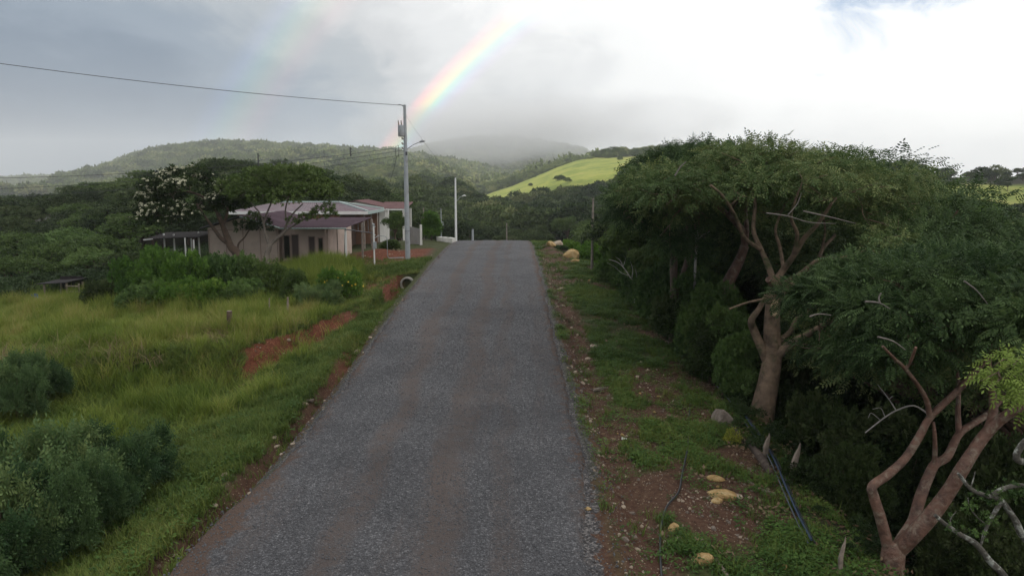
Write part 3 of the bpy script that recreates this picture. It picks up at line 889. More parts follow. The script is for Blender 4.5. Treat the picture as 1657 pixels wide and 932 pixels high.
# carport: slightly pitched sheet roof on posts
cA, cB, cC, cD = (-14.6, 44.6, 3.36), (-10.35, 44.2, 3.40), (-9.75, 49.6, 3.80), (-13.2, 50.0, 3.78)
V, Fq = corrugated([cA, cB, cC, cD], .02, 22, .03)
hp('carport_roof', MB().add(V, Fq), M['roof_plum'])
hp('carport_fascia', MB().tube([(-14.6, 44.55, 3.33), (-10.3, 44.15, 3.36)], .045, 4), M['trim_green'])
hp('carport_beam', MB().tube([(-10.36, 44.3, 3.30), (-9.62, 49.0, 2.75)], .04, 6), M['dark_metal'])
for q in range(4):
    t = .25 + q * .2
    a = np.array([-10.36, 44.3, 3.30]) * (1 - t) + np.array([-9.62, 49.0, 2.75]) * t
    b = np.array([-10.35, 44.3, 3.36]) * (1 - t) + np.array([-9.75, 49.4, 3.75]) * t
    hp('truss_strut', MB().tube([a, b], .025, 5), M['dark_metal'])
for (x, y, zt) in ((-10.42, 44.5, 3.32), (-9.95, 47.2, 3.55), (-9.65, 49.1, 3.7), (-12.2, 49.5, 3.7)):
    gzq = Hs(x, y)
    hp('carport_post', MB().box((x, y, (zt + gzq) / 2 - .05), (.11, .11, zt - gzq + .1)), M['white_paint'] if y < 46 else M['pole_wood'])
a = at(558, 380, 44.6)
hp('leaning_prop', MB().tube([(-10.55, 44.55, Hs(-10.5, 44.5)), tuple(a)], .045, 6), M['pole_wood'])

# --- open shelter at the left of the near house
s0 = np.array([-22.4, 47.2, Hs(-22.4, 47.2)])
sh = thing('open_shelter', s0, 'low open shelter with dark sheet roof on thin white posts left of the pink house', 'shelter')
V, Fq = corrugated([(-23.3, 44.9, 2.62), (-19.75, 44.9, 2.78), (-19.75, 47.6, 2.98), (-23.1, 47.6, 2.88)], .02, 18, .03)
MB().add(V, Fq).build('roof', M['roof_dark'], sh, origin=s0)
for px, py0, py1, zc in ((281, 379, 404, 46), (321, 375, 405, 46.5), (299, 385, 402, 49), (309, 386, 405, 47.6), (313, 388, 402, 50), (265, 378, 405, 46.2)):
    p = at(px, py0, zc)
    q = Hs(p[0], p[1])
    MB().box((p[0], p[1], (p[2] + q) / 2), (.075, .075, p[2] - q)).build('post', M['white_paint'], sh, origin=s0)
for zz in (.62, 1.0):
    MB().tube([(-22.4, 46.1, s0[2] + zz), (-19.7, 46.1, s0[2] + zz + .05)], .025, 6).build('rail', M['white_paint'], sh, origin=s0)
for k in range(12):
    xx = -20.9 + k * .1
    MB().box((xx, 46.1, s0[2] + .80), (.02, .02, .36)).build('rail_bar', M['white_paint'], sh, origin=s0)
MB().box((-22.0, 48.2, s0[2] + .45), (1.3, .6, .75)).build('bench', M['dark_metal'], sh, origin=s0)
MB().tube([(-23.3, 44.88, 2.6), (-22.7, 44.88, 2.64)], .03, 6).build('gutter', M['white_paint'], sh, origin=s0)

# --- second house behind with mauve hip roof
h0b = np.array([-16.5, 60.0, 1.0])
hb = thing('hip_roof_house', h0b, 'house with faded mauve hip roof and white fascia rising behind the pink house', 'house')
bx0, bx1, by0, by1, bz = -22.4, -11.4, 56.5, 63.5, 3.95
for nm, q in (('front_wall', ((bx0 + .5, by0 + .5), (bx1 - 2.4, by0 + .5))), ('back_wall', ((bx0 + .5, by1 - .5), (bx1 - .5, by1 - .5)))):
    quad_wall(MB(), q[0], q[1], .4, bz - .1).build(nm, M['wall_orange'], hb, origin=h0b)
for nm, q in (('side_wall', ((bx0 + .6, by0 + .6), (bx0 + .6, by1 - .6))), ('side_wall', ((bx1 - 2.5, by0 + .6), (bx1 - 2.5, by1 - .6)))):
    quad_wall(MB(), q[0], q[1], .4, bz - .1).build(nm, M['wall_shaded'], hb, origin=h0b)
rl_, rr_ = (bx0 + 2.5, 60, bz + .62), (bx1 - 3.1, 60, bz + .62)
V, Fq = corrugated([(bx0, by0, bz), (bx1, by0, bz), rr_, rl_], .03, 34, .03)
MB().add(V, Fq).build('roof', M['roof_mauve'], hb, origin=h0b)
V, Fq = corrugated([(bx1, by1, bz), (bx0, by1, bz), rl_, rr_], .03, 34, .03)
MB().add(V, Fq).build('roof', M['roof_mauve'], hb, origin=h0b)
for e0, e1, pk in (((bx1, by0, bz), (bx1, by1, bz), rr_), ((bx0, by1, bz), (bx0, by0, bz), rl_)):
    MB().add([e0, e1, pk, np.array(e0) - [0, 0, .05], np.array(e1) - [0, 0, .05], np.array(pk) - [0, 0, .05]], [[0, 1, 2], [5, 4, 3]]).build('roof', M['roof_mauve'], hb, origin=h0b)
for c in ((bx1, by0, bz), (bx1, by1, bz)):
    MB().tube([np.array(c) + [0, 0, .05], np.array(rr_) + [0, 0, .07]], .07, 5).build('hip_cap', M['trim_green'], hb, origin=h0b)
MB().tube([np.array(rl_) + [0, 0, .06], np.array(rr_) + [0, 0, .06]], .07, 5).build('ridge_cap', M['trim_green'], hb, origin=h0b)
MB().box(((bx0 + bx1) / 2, by0 - .02, bz - .10), (bx1 - bx0, .05, .24)).build('fascia', M['white_paint'], hb, origin=h0b)
MB().box((bx1 + .02, (by0 + by1) / 2, bz - .10), (.05, by1 - by0, .24)).build('fascia', M['trim_green'], hb, origin=h0b)
for yy in (by0 + .35, by0 + 3.2, by1 - .4):
    g = Hs(bx1 - .4, yy)
    MB().box((bx1 - .4, yy, (bz + g) / 2 - .1), (.12, .12, bz - g)).build('porch_post', M['pole_wood'], hb, origin=h0b)
for zz in (.9, 1.6):
    MB().box((bx1 - .38, by0 + 4.0, .9 + zz), (.06, 1.6, .06)).build('porch_rail', M['trim_green'], hb, origin=h0b)
# --- third house farther up the road
h0c = np.array([-13.8, 74.0, 1.0])
hc_ = thing('porch_house', h0c, 'small white house with red brown porch roof on white posts behind the utility pole', 'house')
cz = 4.0
mb = MB(); cx0, cx1, cy = -17.2, -13.4, 72.0
v = [[cx0, cy, .2], [cx1, cy, .2], [cx1, cy, cz - .1], [(cx0 + cx1) / 2 - .4, cy, cz + .42], [cx0, cy, cz - .1]]
v2 = [[p[0], p[1] + .2, p[2]] for p in v]
mb.add(v + v2, [[0, 1, 2, 4], [9, 7, 6, 5]]).add([v[4], v[2], v[3], v2[4], v2[2], v2[3]], [[0, 1, 2], [5, 4, 3]])
mb.build('gable_wall', M['wall_white'], hc_, origin=h0c)
quad_wall(MB(), (cx1 - .1, cy + .2), (cx1 - .1, cy + 6), .2, cz - .15).build('side_wall', M['wall_white'], hc_, origin=h0c)
quad_wall(MB(), (cx0 + .1, cy + .2), (cx0 + .1, cy + 6), .2, cz - .15).build('side_wall', M['wall_white'], hc_, origin=h0c)
for s, xe in ((-1, cx0 - .3), (1, cx1 + .3)):
    V, Fq = corrugated([(xe, cy - .3, cz - .1), (xe, cy + 6.3, cz - .1), ((cx0 + cx1) / 2 - .4, cy + 6.3, cz + .5), ((cx0 + cx1) / 2 - .4, cy - .3, cz + .5)], .02, 12, .03)
    MB().add(V, Fq).build('roof', M['roof_rust'], hc_, origin=h0c)
V, Fq = corrugated([(-13.6, 71.2, 3.72), (-10.55, 71.2, 3.72), (-10.55, 76.5, 4.25), (-13.6, 76.5, 4.25)], .03, 12, .035)
MB().add(V, Fq).build('porch_roof', M['roof_rust'], hc_, origin=h0c)
MB().box((-12.1, 71.15, 3.62), (3.1, .06, .12)).build('porch_beam', M['white_paint'], hc_, origin=h0c)
for xx, yy in ((-12.55, 71.4), (-10.85, 71.4), (-10.8, 76.0)):
    g = Hs(xx, yy)
    MB().box((xx, yy, (3.6 + g) / 2), (.2, .2, 3.6 - g)).build('porch_post', M['wall_white'], hc_, origin=h0c)

# ================================================================== utility poles and wires
up_base = at(660, 423, 46.0)
up_base[2] = Hs(up_base[0], up_base[1])
PT = at(659, 174, 46.0)[2]
pole = thing('utility_pole', up_base, 'tall grey utility pole with transformer and street lamp arm beside the yard', 'utility pole')
ux, uy = up_base[0], up_base[1]
def zz(py):
    return at(659, py, 46.0)[2]
MB().tube([(ux, uy, up_base[2] - .4), (ux, uy, zz(300)), (ux, uy, PT)], [.17, .145, .085], 14).build('post', M['pole_grey'], pole, True, origin=up_base)
for k in range(7):
    MB().tube([(ux, uy, zz(405 - 31 * k)), (ux, uy, zz(405 - 31 * k) + .03)], .175 - .011 * k, 14).build('band', M['dark_metal'] if k % 2 else M['pole_grey'], pole, origin=up_base)
tz = zz(214)
tr = MB().tube([(ux - .24, uy - .1, tz - .38), (ux - .24, uy - .1, tz - .33), (ux - .24, uy - .1, tz + .28), (ux - .24, uy - .1, tz + .34)], [.17, .2, .2, .14], 16).build('transformer', M['pole_grey'], pole, origin=up_base)
for dx in (-.12, .06):
    MB().tube([(ux - .26 + dx, uy - .1, tz + .3), (ux - .29 + dx, uy - .1, tz + .62)], [.05, .028], 8).build('bushing', M['pole_wood'], tr)
    tr.children[-1].location = -up_base
MB().box((ux - .08, uy - .05, tz), (.2, .06, .08)).build('bracket', M['dark_metal'], pole, origin=up_base)
for k, py in enumerate((226, 234, 241)):
    MB().tube([(ux - .12, uy, zz(py) - .05), (ux - .2, uy, zz(py) - .03), (ux - .2, uy, zz(py) + .06)], .045, 8).build('insulator', M['pole_wood'], pole, origin=up_base)
MB().tube([(ux - .05, uy, PT - .1), (ux - .3, uy, PT + .02), (ux - .42, uy, PT - .02)], .025, 6).build('cutout_arm', M['dark_metal'], pole, origin=up_base)
lt = MB().tube([(ux + .1, uy - .05, zz(243)), (ux + .55, uy - .2, zz(236)), (ux + 1.0, uy - .4, zz(232))], [.03, .028, .025], 8).build('lamp_arm', M['pole_grey'], pole, origin=up_base)
o = MB().tube([(ux + .95, uy - .38, zz(232.5)), (ux + 1.12, uy - .45, zz(231)), (ux + 1.27, uy - .5, zz(231.5))], [.04, .09, .05], 10).build('lamp_head', M['pole_grey'], lt); o.location = -up_base
MB().box((ux + .08, uy - .17, zz(250)), (.1, .1, .22)).build('junction_box', M['dark_metal'], pole, origin=up_base)

def sagging(a, b, sag, n=24):
    t = np.linspace(0, 1, n)[:, None]
    p = np.array(a) * (1 - t) + np.array(b) * t
    p[:, 2] -= 4 * sag * (t[:, 0] - t[:, 0] ** 2)
    return p
def wire(pts, r, label, mat='wire', nm='power_line'):
    return tag(MB().tube(pts, r, 5).build(nm, M[mat], None, loc=pts[0], origin=pts[0]), label, 'power line')
top = np.array([ux - .1, uy, PT - .03])
wire(sagging(top, at(-330, 55, 30), .35), .016, 'single high wire sloping from the grey pole top to the upper left sky')
for k, (py, pl, lbl) in enumerate(((238, 285, 'upper of the low wires running left from the grey pole across the far hill'),
                                   (243, 303, 'middle low wire running left from the grey pole over the dark wood'),
                                   (250, 318, 'lowest wire running left from the grey pole just above the flowering tree'))):
    wire(sagging(at(656, py, 46.0), at(-40, pl + 4, 44), .42), .0135, lbl)
far_pole_top = at(738, 291, 66)
wire(sagging(np.array([ux + .1, uy, zz(192)]), at(738, 292, 61.5), .25), .006, 'wire from the high part of the grey pole to the white pole on the crest')
wire(sagging(np.array([ux + .1, uy, zz(246)]), at(738, 302, 61.5), .3), .007, 'lower wire from the grey pole to the white pole on the crest')
for px, py, zc, h in ((418, 261, 45.2, 1.0), (567, 246, 45.6, .56)):
    p = at(px, py, zc)
    o = thing('cable_spacer', p, 'dark upright cable spacer on the wires above the %s' % ('flowering tree' if px < 500 else 'carport'), 'cable spacer', 'spacers on the low wires')
    MB().box((0, 0, 0), (.07, .05, h)).build('bar', M['dark_metal'], o)
    for q in (-.35, 0, .35):
        MB().box((.05, 0, q * h), (.1, .04, .04)).build('clip', M['wire'], o)
p = at(643, 246, 46)
o = thing('cable_loop', p, 'small hanging loop of slack cable left of the transformer pole', 'cable loop')
MB().tube([(-.1, 0, -.3), (-.12, 0, .3), (.06, 0, .42), (.1, 0, .0), (.07, 0, -.3), (-.1, 0, -.33)], .018, 6).build('loop', M['wire'], o)
MB().tube([(-.05, 0, -.3), (-.3, .1, -1.2), (-.6, .2, -2.0)], .012, 5).build('tail', M['wire'], o)

def plain_pole(name, px, ytop, ybase, zc, r, mat, label, cat, group=None, extra=None):
    b = at(px, ybase, zc)
    g = Hs(b[0], b[1])
    b[2] = g
    t = at(px, ytop, zc)
    o = thing(name, b, label, cat, group)
    MB().tube([(0, 0, -.3), (0, 0, (t[2] - g) * .5), (0, 0, t[2] - g)], [r, r * .85, r * .65], 10).build('post', M[mat], o, True)
    MB().tube([(0, 0, t[2] - g), (0, 0, t[2] - g + .05)], r * .75, 10).build('cap', M['dark_metal'], o)
    if extra:
        extra(o, t[2] - g)
    return o
def lampside(o, h):
    a = MB().tube([(.1, 0, h - 2.0), (.35, 0, h - 1.65), (.62, -.05, h - 1.55)], .022, 6).build('lamp_arm', M['pole_grey'], o)
    MB().tube([(.55, -.05, h - 1.57), (.75, -.05, h - 1.5), (.9, -.05, h - 1.52)], [.03, .07, .04], 8).build('lamp_head', M['white_paint'], a)
plain_pole('street_pole', 738, 288, 391, 61.5, .105, 'pole_white', 'slim white pole with small lamp arm at the road crest', 'pole', None, lampside)
plain_pole('street_pole', 765, 371, 392, 78, .16, 'pole_grey', 'short grey pole top showing just beyond the road crest', 'pole')
plain_pole('street_pole', 820, 361, 392, 92, .10, 'pole_wood', 'thin grey pole standing in the middle beyond the crest', 'pole')
plain_pole('street_pole', 958, 320, 428, 43.5, .09, 'pole_wood', 'thin weathered pole at the right roadside before the green bushes', 'pole')
def box_on(o, h):
    MB().box((.1, 0, h * .55), (.22, .16, .34)).build('meter_box', M['pole_grey'], o)
plain_pole('meter_pole', 714, 338, 372, 66, .06, 'pole_grey', 'slender grey pole with meter box beyond the green bush', 'pole', None, box_on)
plain_pole('meter_pole', 686, 336, 378, 64, .07, 'pole_wood', 'thin post in front of the bush beside the sheet fence', 'pole')
plain_pole('street_pole', 993, 362, 380, 84, .07, 'pole_wood', 'faint thin pole in the dark trees beyond the crest', 'pole')

# meter riser by the driveway with its pipe
b = at(606, 426, 44.5); b[2] = Hs(b[0], b[1])
o = thing('meter_post', b, 'white meter post with small box and bent pipe beside the driveway', 'meter post')
hh = at(606, 366, 44.5)[2] - b[2]
MB().tube([(0, 0, -.1), (0, 0, hh)], .05, 10).build('post', M['white_paint'], o, True)
MB().box((.05, -.03, hh * .52), (.2, .14, .42)).build('meter_box', M['pole_grey'], o)
MB().tube([(0, 0, hh), (.02, 0, hh + .12), (-.08, 0, hh + .16)], .06, 8).build('weather_head', M['pole_grey'], o)
MB().tube([(.05, 0, hh * .70), (.25, .2, hh * .76), (.62, .5, hh * .73), (.72, .6, hh * .68), (.72, .6, hh * .22), (.8, .65, hh * .16), (1.7, 1.0, hh * .16)], .022, 8).build('bent_pipe', M['pole_grey'], o, True)

# grey sheet fence with posts
f0 = at(662, 392, 60); f0[2] = Hs(f0[0], f0[1])
o = thing('sheet_fence', f0, 'short grey upright sheet fence with white end post behind the utility pole', 'fence')
f1 = at(681, 396, 57.5)
dv = f1[:2] - f0[:2]; ln = np.linalg.norm(dv); dv /= ln
for k in range(7):
    q = dv * ln * (k + .5) / 7
    MB().box((q[0], q[1], .72 - .012 * k), (ln / 7 - .02, .05, 1.5), math.atan2(dv[1], dv[0])).build('panel', M['sheet_fence'], o)
MB().box((dv[0] * (ln + .08), dv[1] * (ln + .08), .85), (.16, .16, 1.8)).build('end_post', M['wall_white'], o)
MB().box((-.08 * dv[0], -.08 * dv[1], .85), (.12, .12, 1.8)).build('end_post', M['wall_white'], o)
# low white kerb wall and red rubble heap
k0, k1 = at(709, 384, 63), at(735, 391, 60)
k0[2], k1[2] = Hs(k0[0], k0[1]), Hs(k1[0], k1[1])
o = thing('low_wall', k0, 'low white concrete edging at the left roadside by the crest', 'low wall')
dv = (k1 - k0); ang_ = math.atan2(dv[1], dv[0])
for k in range(3):
    c = dv * (k + .5) / 3
    MB().box((c[0], c[1], c[2] + .16), (np.linalg.norm(dv) / 3 - .03, .35, .42), ang_).build('block', M['wall_white'], o)

# culvert pipe end
cv = ground_at(657, 468)
cvp = np.array([-5.98, 40.05, Hs(-5.98, 39.8) + .36])
o = thing('culvert_pipe', cvp, 'open round concrete culvert pipe under the driveway beside the road', 'culvert pipe')
n = 28
th = np.linspace(0, 2 * np.pi, n, endpoint=False)
prof = [(.40, -.0), (.40, 1.8), (.31, 1.8), (.31, 0)]
V = np.array([[r_ * math.cos(a) + .10 * yy, yy, r_ * math.sin(a)] for r_, yy in prof for a in th])
Fq = np.array([[i * n + j, i * n + (j + 1) % n, ((i + 1) % 4) * n + (j + 1) % n, ((i + 1) % 4) * n + j] for i in range(4) for j in range(n)])
MB().add(V, Fq).build('pipe_ring', M['concrete'], o, True)

# fence posts and stump in the field
for px, y0, y1, zc, r, lb in ((466, 480, 506, 31, .05, 'grey weathered fence post upright in the tall grass, taller of two'), (436, 482, 505, 31.5, .035, 'thin grey fence post in the tall grass, slimmer of two'),
                          ):
    b = at(px, y1, zc); g = Hs(b[0], b[1]); t = at(px, y0, zc)
    o = MB().tube([(0, 0, -.2), (.01, 0, (t[2] - g) * .6), (.02, .01, t[2] - g)], [r * 1.1, r, r * .7], 7).build('fence_post', M['dry_wood'], None, loc=(b[0], b[1], g))
    tag(o, lb, 'fence post', 'old fence posts in the field')
b = at(372, 527, 27.5); g = Hs(b[0], b[1])
t = at(372, 503, 27.5)
o = thing('stump', (b[0], b[1], g), 'short dark tree stump rising from the dry grass edge', 'stump')
MB().tube([(0, 0, -.2), (0, 0, .2), (.01, 0, max(t[2] - g, .55))], [.16, .12, .10], 9).build('trunk', M['bark_brown'], o, True)
MB().tube([(.01, 0, max(t[2] - g, .55)), (.01, 0, max(t[2] - g, .55) + .015)], .095, 9).build('cut_face', M['dry_wood'], o)

# dark shed at far left with rails, and a blue frame beside
b = at(100, 486, 43.0); g = Hs(b[0], b[1]); b[2] = g
o = thing('wood_shed', b, 'small dark open wooden shed at the left edge of the field', 'shed')
tp = at(100, 456, 43.0)[2] - g
for dx, dy, hh in ((-1.0, 0, tp - .12), (.35, 0, tp), (-1.0, 1.6, tp - .3), (.35, 1.6, tp - .2)):
    MB().tube([(dx, dy, -.2), (dx + .02, dy, hh)], .06, 7).build('post', M['dry_wood'], o)
for k in range(8):
    MB().box((-1.15 + .22 * k, .75, tp - .08 + .012 * k), (.19, 2.2, .035)).build('roof_plank', M['roof_dark'], o)
for k in range(5):
    MB().box((-.33, 1.66, .2 + k * .27), (1.4, .04, .24)).build('wall_plank', M['roof_dark'], o)
for k in range(3):
    MB().tube([(.35, 0, .35 + .33 * k), (1.1, .05, .33 + .33 * k)], .035, 6).build('rail', M['dry_wood'], o)
MB().tube([(1.05, .05, -.1), (1.08, .05, 1.15)], .045, 6).build('rail_post', M['dry_wood'], o)
MB().tube([(-.1, .2, 0), (-.2, .25, .8)], .03, 6).build('leaning_stick', M['pale_twig'], o)
b = at(68, 489, 41.5); g = Hs(b[0], b[1])
o = thing('handcart', (b[0], b[1], g), 'blue handcart tipped in the grass beside the dark shed', 'handcart')
o.scale = (.62, .62, .72)
q = MB().slab([(-.45, -.3, .95), (.35, -.35, .75), (.3, .35, .7), (-.5, .3, .9)], .05).slab([(-.5, -.32, 1.2), (-.45, -.3, .95), (-.5, .3, .9), (-.55, .32, 1.15)], .04)
q.build('tray', M['blue_plastic'], o)
for s in (-1, 1):
    MB().tube([(.35, .28 * s, .75), (-.1, .25 * s, .5), (-.75, .3 * s, 1.15)], .025, 6).build('handle', M['blue_plastic'], o)
    MB().tube([(-.2, .25 * s, .8), (-.15, .28 * s, .05)], .025, 6).build('leg', M['blue_plastic'], o)
MB().tube([(.3, -.05, .5), (.3, .05, .5)], .22, 14).build('wheel', M['wire'], o)

# ================================================================== hero trees on the right
def limbs(spec, zc0):
    """limb polylines given as photo pixels with depth offsets -> world points"""
    out = []
    for pts, r0, r1 in spec:
        w_ = np.array([at(p[0], p[1], zc0 + (p[2] if len(p) > 2 else 0)) for p in pts])
        out.append((w_, np.linspace(r0, r1, len(pts))))
    return out
def twig_to(a, b, g, sag=.15):
    m = a * .45 + b * .55
    L = np.linalg.norm(b - a)
    m = m + g.normal(0, .10, 3) * L + np.array([0, 0, .12 * L])
    return np.array([a, a * .7 + m * .3 + g.normal(0, .03, 3) * L, m, b])
def tree_thing(name, base, label, cat, group=None):
    return thing(name, base, label, cat, group)
def hero(name, base, spec, zc0, lobes, nleaf, tmpl, size, bark, leafm, label, seed, tips, sides=10, low=-.5, extra_twigs=40, cat='tree', twig_r=.048, shell=.5, thin=.92):
    g = np.random.default_rng(seed)
    L = [(w_, r * (1 if k == 0 else thin) * g.uniform(.92, 1.05, len(r))) for k, (w_, r) in enumerate(limbs(spec, zc0))]
    o = tree_thing(name, base, label, cat)
    mb = MB()
    nodes = []
    for k, (w_, r) in enumerate(L):
        mb.tube(w_, r, sides + 4 if k == 0 else sides, res=6)
        if k:
            cpts, cr = catmull(w_, r, 4)
            nodes += [(p, q) for p, q in list(zip(cpts, cr))[len(cpts) // 3:]]
    NP = np.array([n_[0] for n_ in nodes]); NR = np.array([n_[1] for n_ in nodes])
    tw = MB()
    segs = []
    for c, r in lobes:
        allp = np.concatenate([NP] + [s[0] for s in segs]) if segs else NP
        allr = np.concatenate([NR] + [s[1] for s in segs]) if segs else NR
        dd = np.linalg.norm(allp - c, axis=1) + .6 * np.maximum(allp[:, 2] - c[2], 0)
        i = np.argmin(dd)
        if dd[i] > 4.5:
            continue
        pts = twig_to(allp[i], np.array(c) - np.array([0, 0, r[2] * .5]), g)
        rr = np.linspace(min(allr[i] * .75, twig_r * (1 + .35 * dd[i])), .012, 4)
        mb.tube(pts, rr, 6, res=3)
        cp_, cr_ = catmull(pts, rr, 3)
        segs.append((cp_[2:], cr_[2:]))
        for _ in range(2):
            d = g.normal(size=3); d[2] = abs(d[2]) * .5; d /= np.linalg.norm(d)
            mb.tube([pts[2], pts[2] * .4 + (c + d * r) * .6 + g.normal(0, .05, 3), c + d * r * .95], [.013, .009, .004], 4, cap=False)
    mb.build('trunk', M[bark], o, True, origin=base)
    cm = crown_mesh('crown', [(np.array(c) - base, r) for c, r in lobes], nleaf, tmpl, size, M[leafm], seed + 1, low=low, shell=shell)
    link('crown', cm, o)
    return o, g

# big leaning tree with the pale cut scar
B1 = ground_at(1234, 684, 8, 60)
Z1 = 20.3
spec1 = [
    ([(1229, 700), (1236, 655), (1244, 615), (1250, 575), (1249, 535), (1250, 500), (1252, 470), (1254, 452)], .36, .15),
    ([(1243, 590), (1231, 560), (1219, 532), (1216, 518, -.2), (1228, 500, -.3), (1240, 478, -.4)], .15, .07),
    ([(1250, 585), (1272, 562, -.3), (1300, 545, -.7), (1330, 528, -1.2), (1366, 505, -1.8), (1395, 490, -2.4)], .15, .06),
    ([(1252, 560), (1278, 537, .4), (1290, 515, .7), (1320, 498, 1.2)], .10, .04),
    ([(1250, 505), (1262, 478), (1290, 452, .5), (1320, 436, 1.2), (1330, 405, 1.8), (1352, 380, 2.6)], .14, .05),
    ([(1252, 490), (1264, 462, -.4), (1292, 446, -.9), (1325, 421, -1.4), (1370, 417, -2.2), (1405, 405, -3)], .11, .04),
    ([(1253, 458), (1268, 436), (1284, 414, -.4), (1302, 385, -.8), (1324, 362, -1.2), (1345, 330, -1.6)], .12, .045),
    ([(1253, 458), (1243, 430, .3), (1232, 405, .5), (1219, 372, .8), (1222, 330, 1.2), (1212, 300, 1.5)], .11, .04),
    ([(1268, 436), (1262, 400, .6), (1255, 370, 1.0), (1270, 330, 1.6)], .07, .03),
    ([(1284, 414, -.4), (1290, 380, -.9), (1280, 350, -1.6), (1292, 310, -2.0)], .07, .03),
    ([(1232, 405, .5), (1205, 385, -.2), (1190, 350, -.9), (1170, 318, -1.6), (1150, 300, -2)], .07, .03),
    ([(1330, 405, 1.8), (1335, 370, 1.8), (1328, 335, 2.4)], .05, .025),
    ([(1250, 480), (1235, 484, -.5), (1208, 490, -.9), (1180, 500, -1.2)], .05, .025),
]
g0 = np.random.default_rng(31)
def px_lobes(items, lr, g, flat=.5):
    L = []
    for px, py, zc in items:
        s = lr * (.75 + .5 * g.random())
        L.append((at(px, py, zc), np.array([s, s, s * flat])))
    return L
cr1 = dome_lobes(at(1245, 322, 21.4), (4.4, 3.6, 1.3), 58, .78, g0, zmin=.05, jit=.16)
cr1 = [(p - [0, 0, .10 * max(p[0] - 8.5, 0)], q) for p, q in cr1 if not (p[1] < 21.2 and to_px(p[None])[1][0] > 320)]
cr1 += dome_lobes(at(1300, 330, 22.8), (4.6, 2.0, 1.5), 20, .8, g0, zmin=-.5, jit=.3)
cr1 += px_lobes([(1430, 478, 18), (1440, 485, 17.6), (1412, 500, 18.4), (1392, 520, 18.6), (1435, 440, 17.6), (1450, 420, 17.4), (1435, 400, 17.6),
                 (1420, 370, 19), (1450, 390, 19), (1440, 430, 18), (1470, 440, 19), (1455, 470, 18), (1430, 350, 20), (1400, 340, 20.5)], .62, g0)
hero('broad_tree', B1, spec1, Z1, cr1, 12500, PIN9, .29, 'bark_moss', 'leaf_canopy',
     'large mossy trunk leaning by the verge with a pale cut scar and wide dark crown', 77, None, low=-.45)
hero1 = [o for o in COL.objects if o.name == 'broad_tree'][0]
sp = at(1253, 498, 20.0)
scar = MB()
nn = 18
th = np.linspace(0, 2 * np.pi, nn, endpoint=False)
V = [[.11 * math.cos(a) * (1 + .15 * math.sin(3 * a)), -.03 * math.sin(a) ** 2, .25 * math.sin(a)] for a in th] + [[.085 * math.cos(a), -.055, .21 * math.sin(a)] for a in th] + [[0, -.06, 0]]
scar.add(V, [[j, (j + 1) % nn, nn + (j + 1) % nn, nn + j] for j in range(nn)]).add(V, [[nn + j, nn + (j + 1) % nn, 2 * nn] for j in range(nn)])
sc = scar.build('cut_scar', M['cut_wood'], hero1, True)
sc.location = sp - B1 + np.array([0, -.02, 0])
stub = MB().tube([at(1252, 462, 20.2), at(1246, 455, 20.0), at(1243, 452, 19.9)], [.1, .09, .085], 9).build('cut_stub', M['bark_red'], hero1, True, origin=B1)

# reddish tree behind it, limbs bending up to the left
B2 = ground_at(1180, 560, 12, 70); Z2 = 24.5
B2 = np.array([at(1183, 500, Z2)[0], at(1183, 500, Z2)[1], 0]); B2[2] = Hs(B2[0], B2[1])
b2p = to_px(B2[None])
spec2 = [
    ([(float(b2p[0][0]), float(b2p[1][0]) + 12), (1180, 480), (1177, 462), (1186, 442), (1197, 420), (1205, 398)], .24, .15),
    ([(1205, 398), (1202, 375), (1190, 360), (1178, 348), (1163, 335), (1148, 320, -.4), (1130, 306, -.8), (1112, 288, -1.2), (1097, 268, -1.6)], .13, .04),
    ([(1205, 402), (1208, 375), (1207, 345, .4), (1210, 320, .8), (1218, 290, 1.2)], .11, .04),
    ([(1178, 348), (1190, 330, -.6), (1198, 318, -1), (1205, 300, -1.4)], .06, .025),
    ([(1148, 320, -.4), (1125, 335, -1.0), (1100, 330, -1.6), (1075, 312, -2.0), (1045, 302, -2.2)], .06, .035),
    ([(1163, 335), (1166, 318, -.6), (1150, 295, -1), (1140, 275, -1.4)], .05, .02),
    ([(1130, 306, -.8), (1118, 310, -1.2), (1105, 300, -1.8), (1090, 296, -2)], .035, .018),
]
g0 = np.random.default_rng(32)
cr2 = dome_lobes(at(1150, 292, 25.2), (2.6, 3.0, 1.15), 40, .74, g0, zmin=.0, jit=.16)
cr2 += px_lobes([(1018, 318, 24.5), (1036, 298, 24.2), (1058, 285, 24.4), (1012, 345, 25.5), (1026, 330, 25), (1045, 318, 25.6), (1030, 362, 25), (1055, 345, 26), (1075, 300, 26), (1080, 322, 26.5), (1065, 268, 25), (1085, 400, 23.2), (1105, 395, 23.2), (1120, 410, 23.4)], .8, g0, .55)
hero('broad_tree', B2, spec2, Z2, cr2, 8500, PIN9, .32, 'bark_red', 'leaf_canopy',
     'reddish branched tree rising behind the scarred trunk, crown spreading left over the shrubs', 78, None, low=-.45)
# darker pair of trunks left of it
Z3 = 27.0
p3 = at(1091, 500, Z3); B3 = np.array([p3[0], p3[1], Hs(p3[0], p3[1])])
b3p = to_px(B3[None])
spec3 = [
    ([(float(b3p[0][0]), float(b3p[1][0]) + 8), (1091, 470), (1090, 430), (1093, 400), (1108, 372), (1118, 350)], .18, .08),
    ([(1092, 480), (1106, 440, .4), (1114, 410, .7), (1124, 370, 1), (1128, 340, 1.4)], .12, .05),
    ([(1100, 450, .4), (1117, 420, .9), (1130, 395, 1.4), (1150, 370, 1.8)], .08, .03),
]
g0 = np.random.default_rng(33)
cr3 = dome_lobes(at(1105, 345, 28), (3.0, 2.6, 1.3), 22, .85, g0, zmin=-.1)
hero('broad_tree', B3, spec3, Z3, cr3, 4000, PIN9, .32, 'bark_brown', 'leaf_canopy',
     'dark brown forked tree standing left of the reddish branched tree', 79, None, low=-.5)

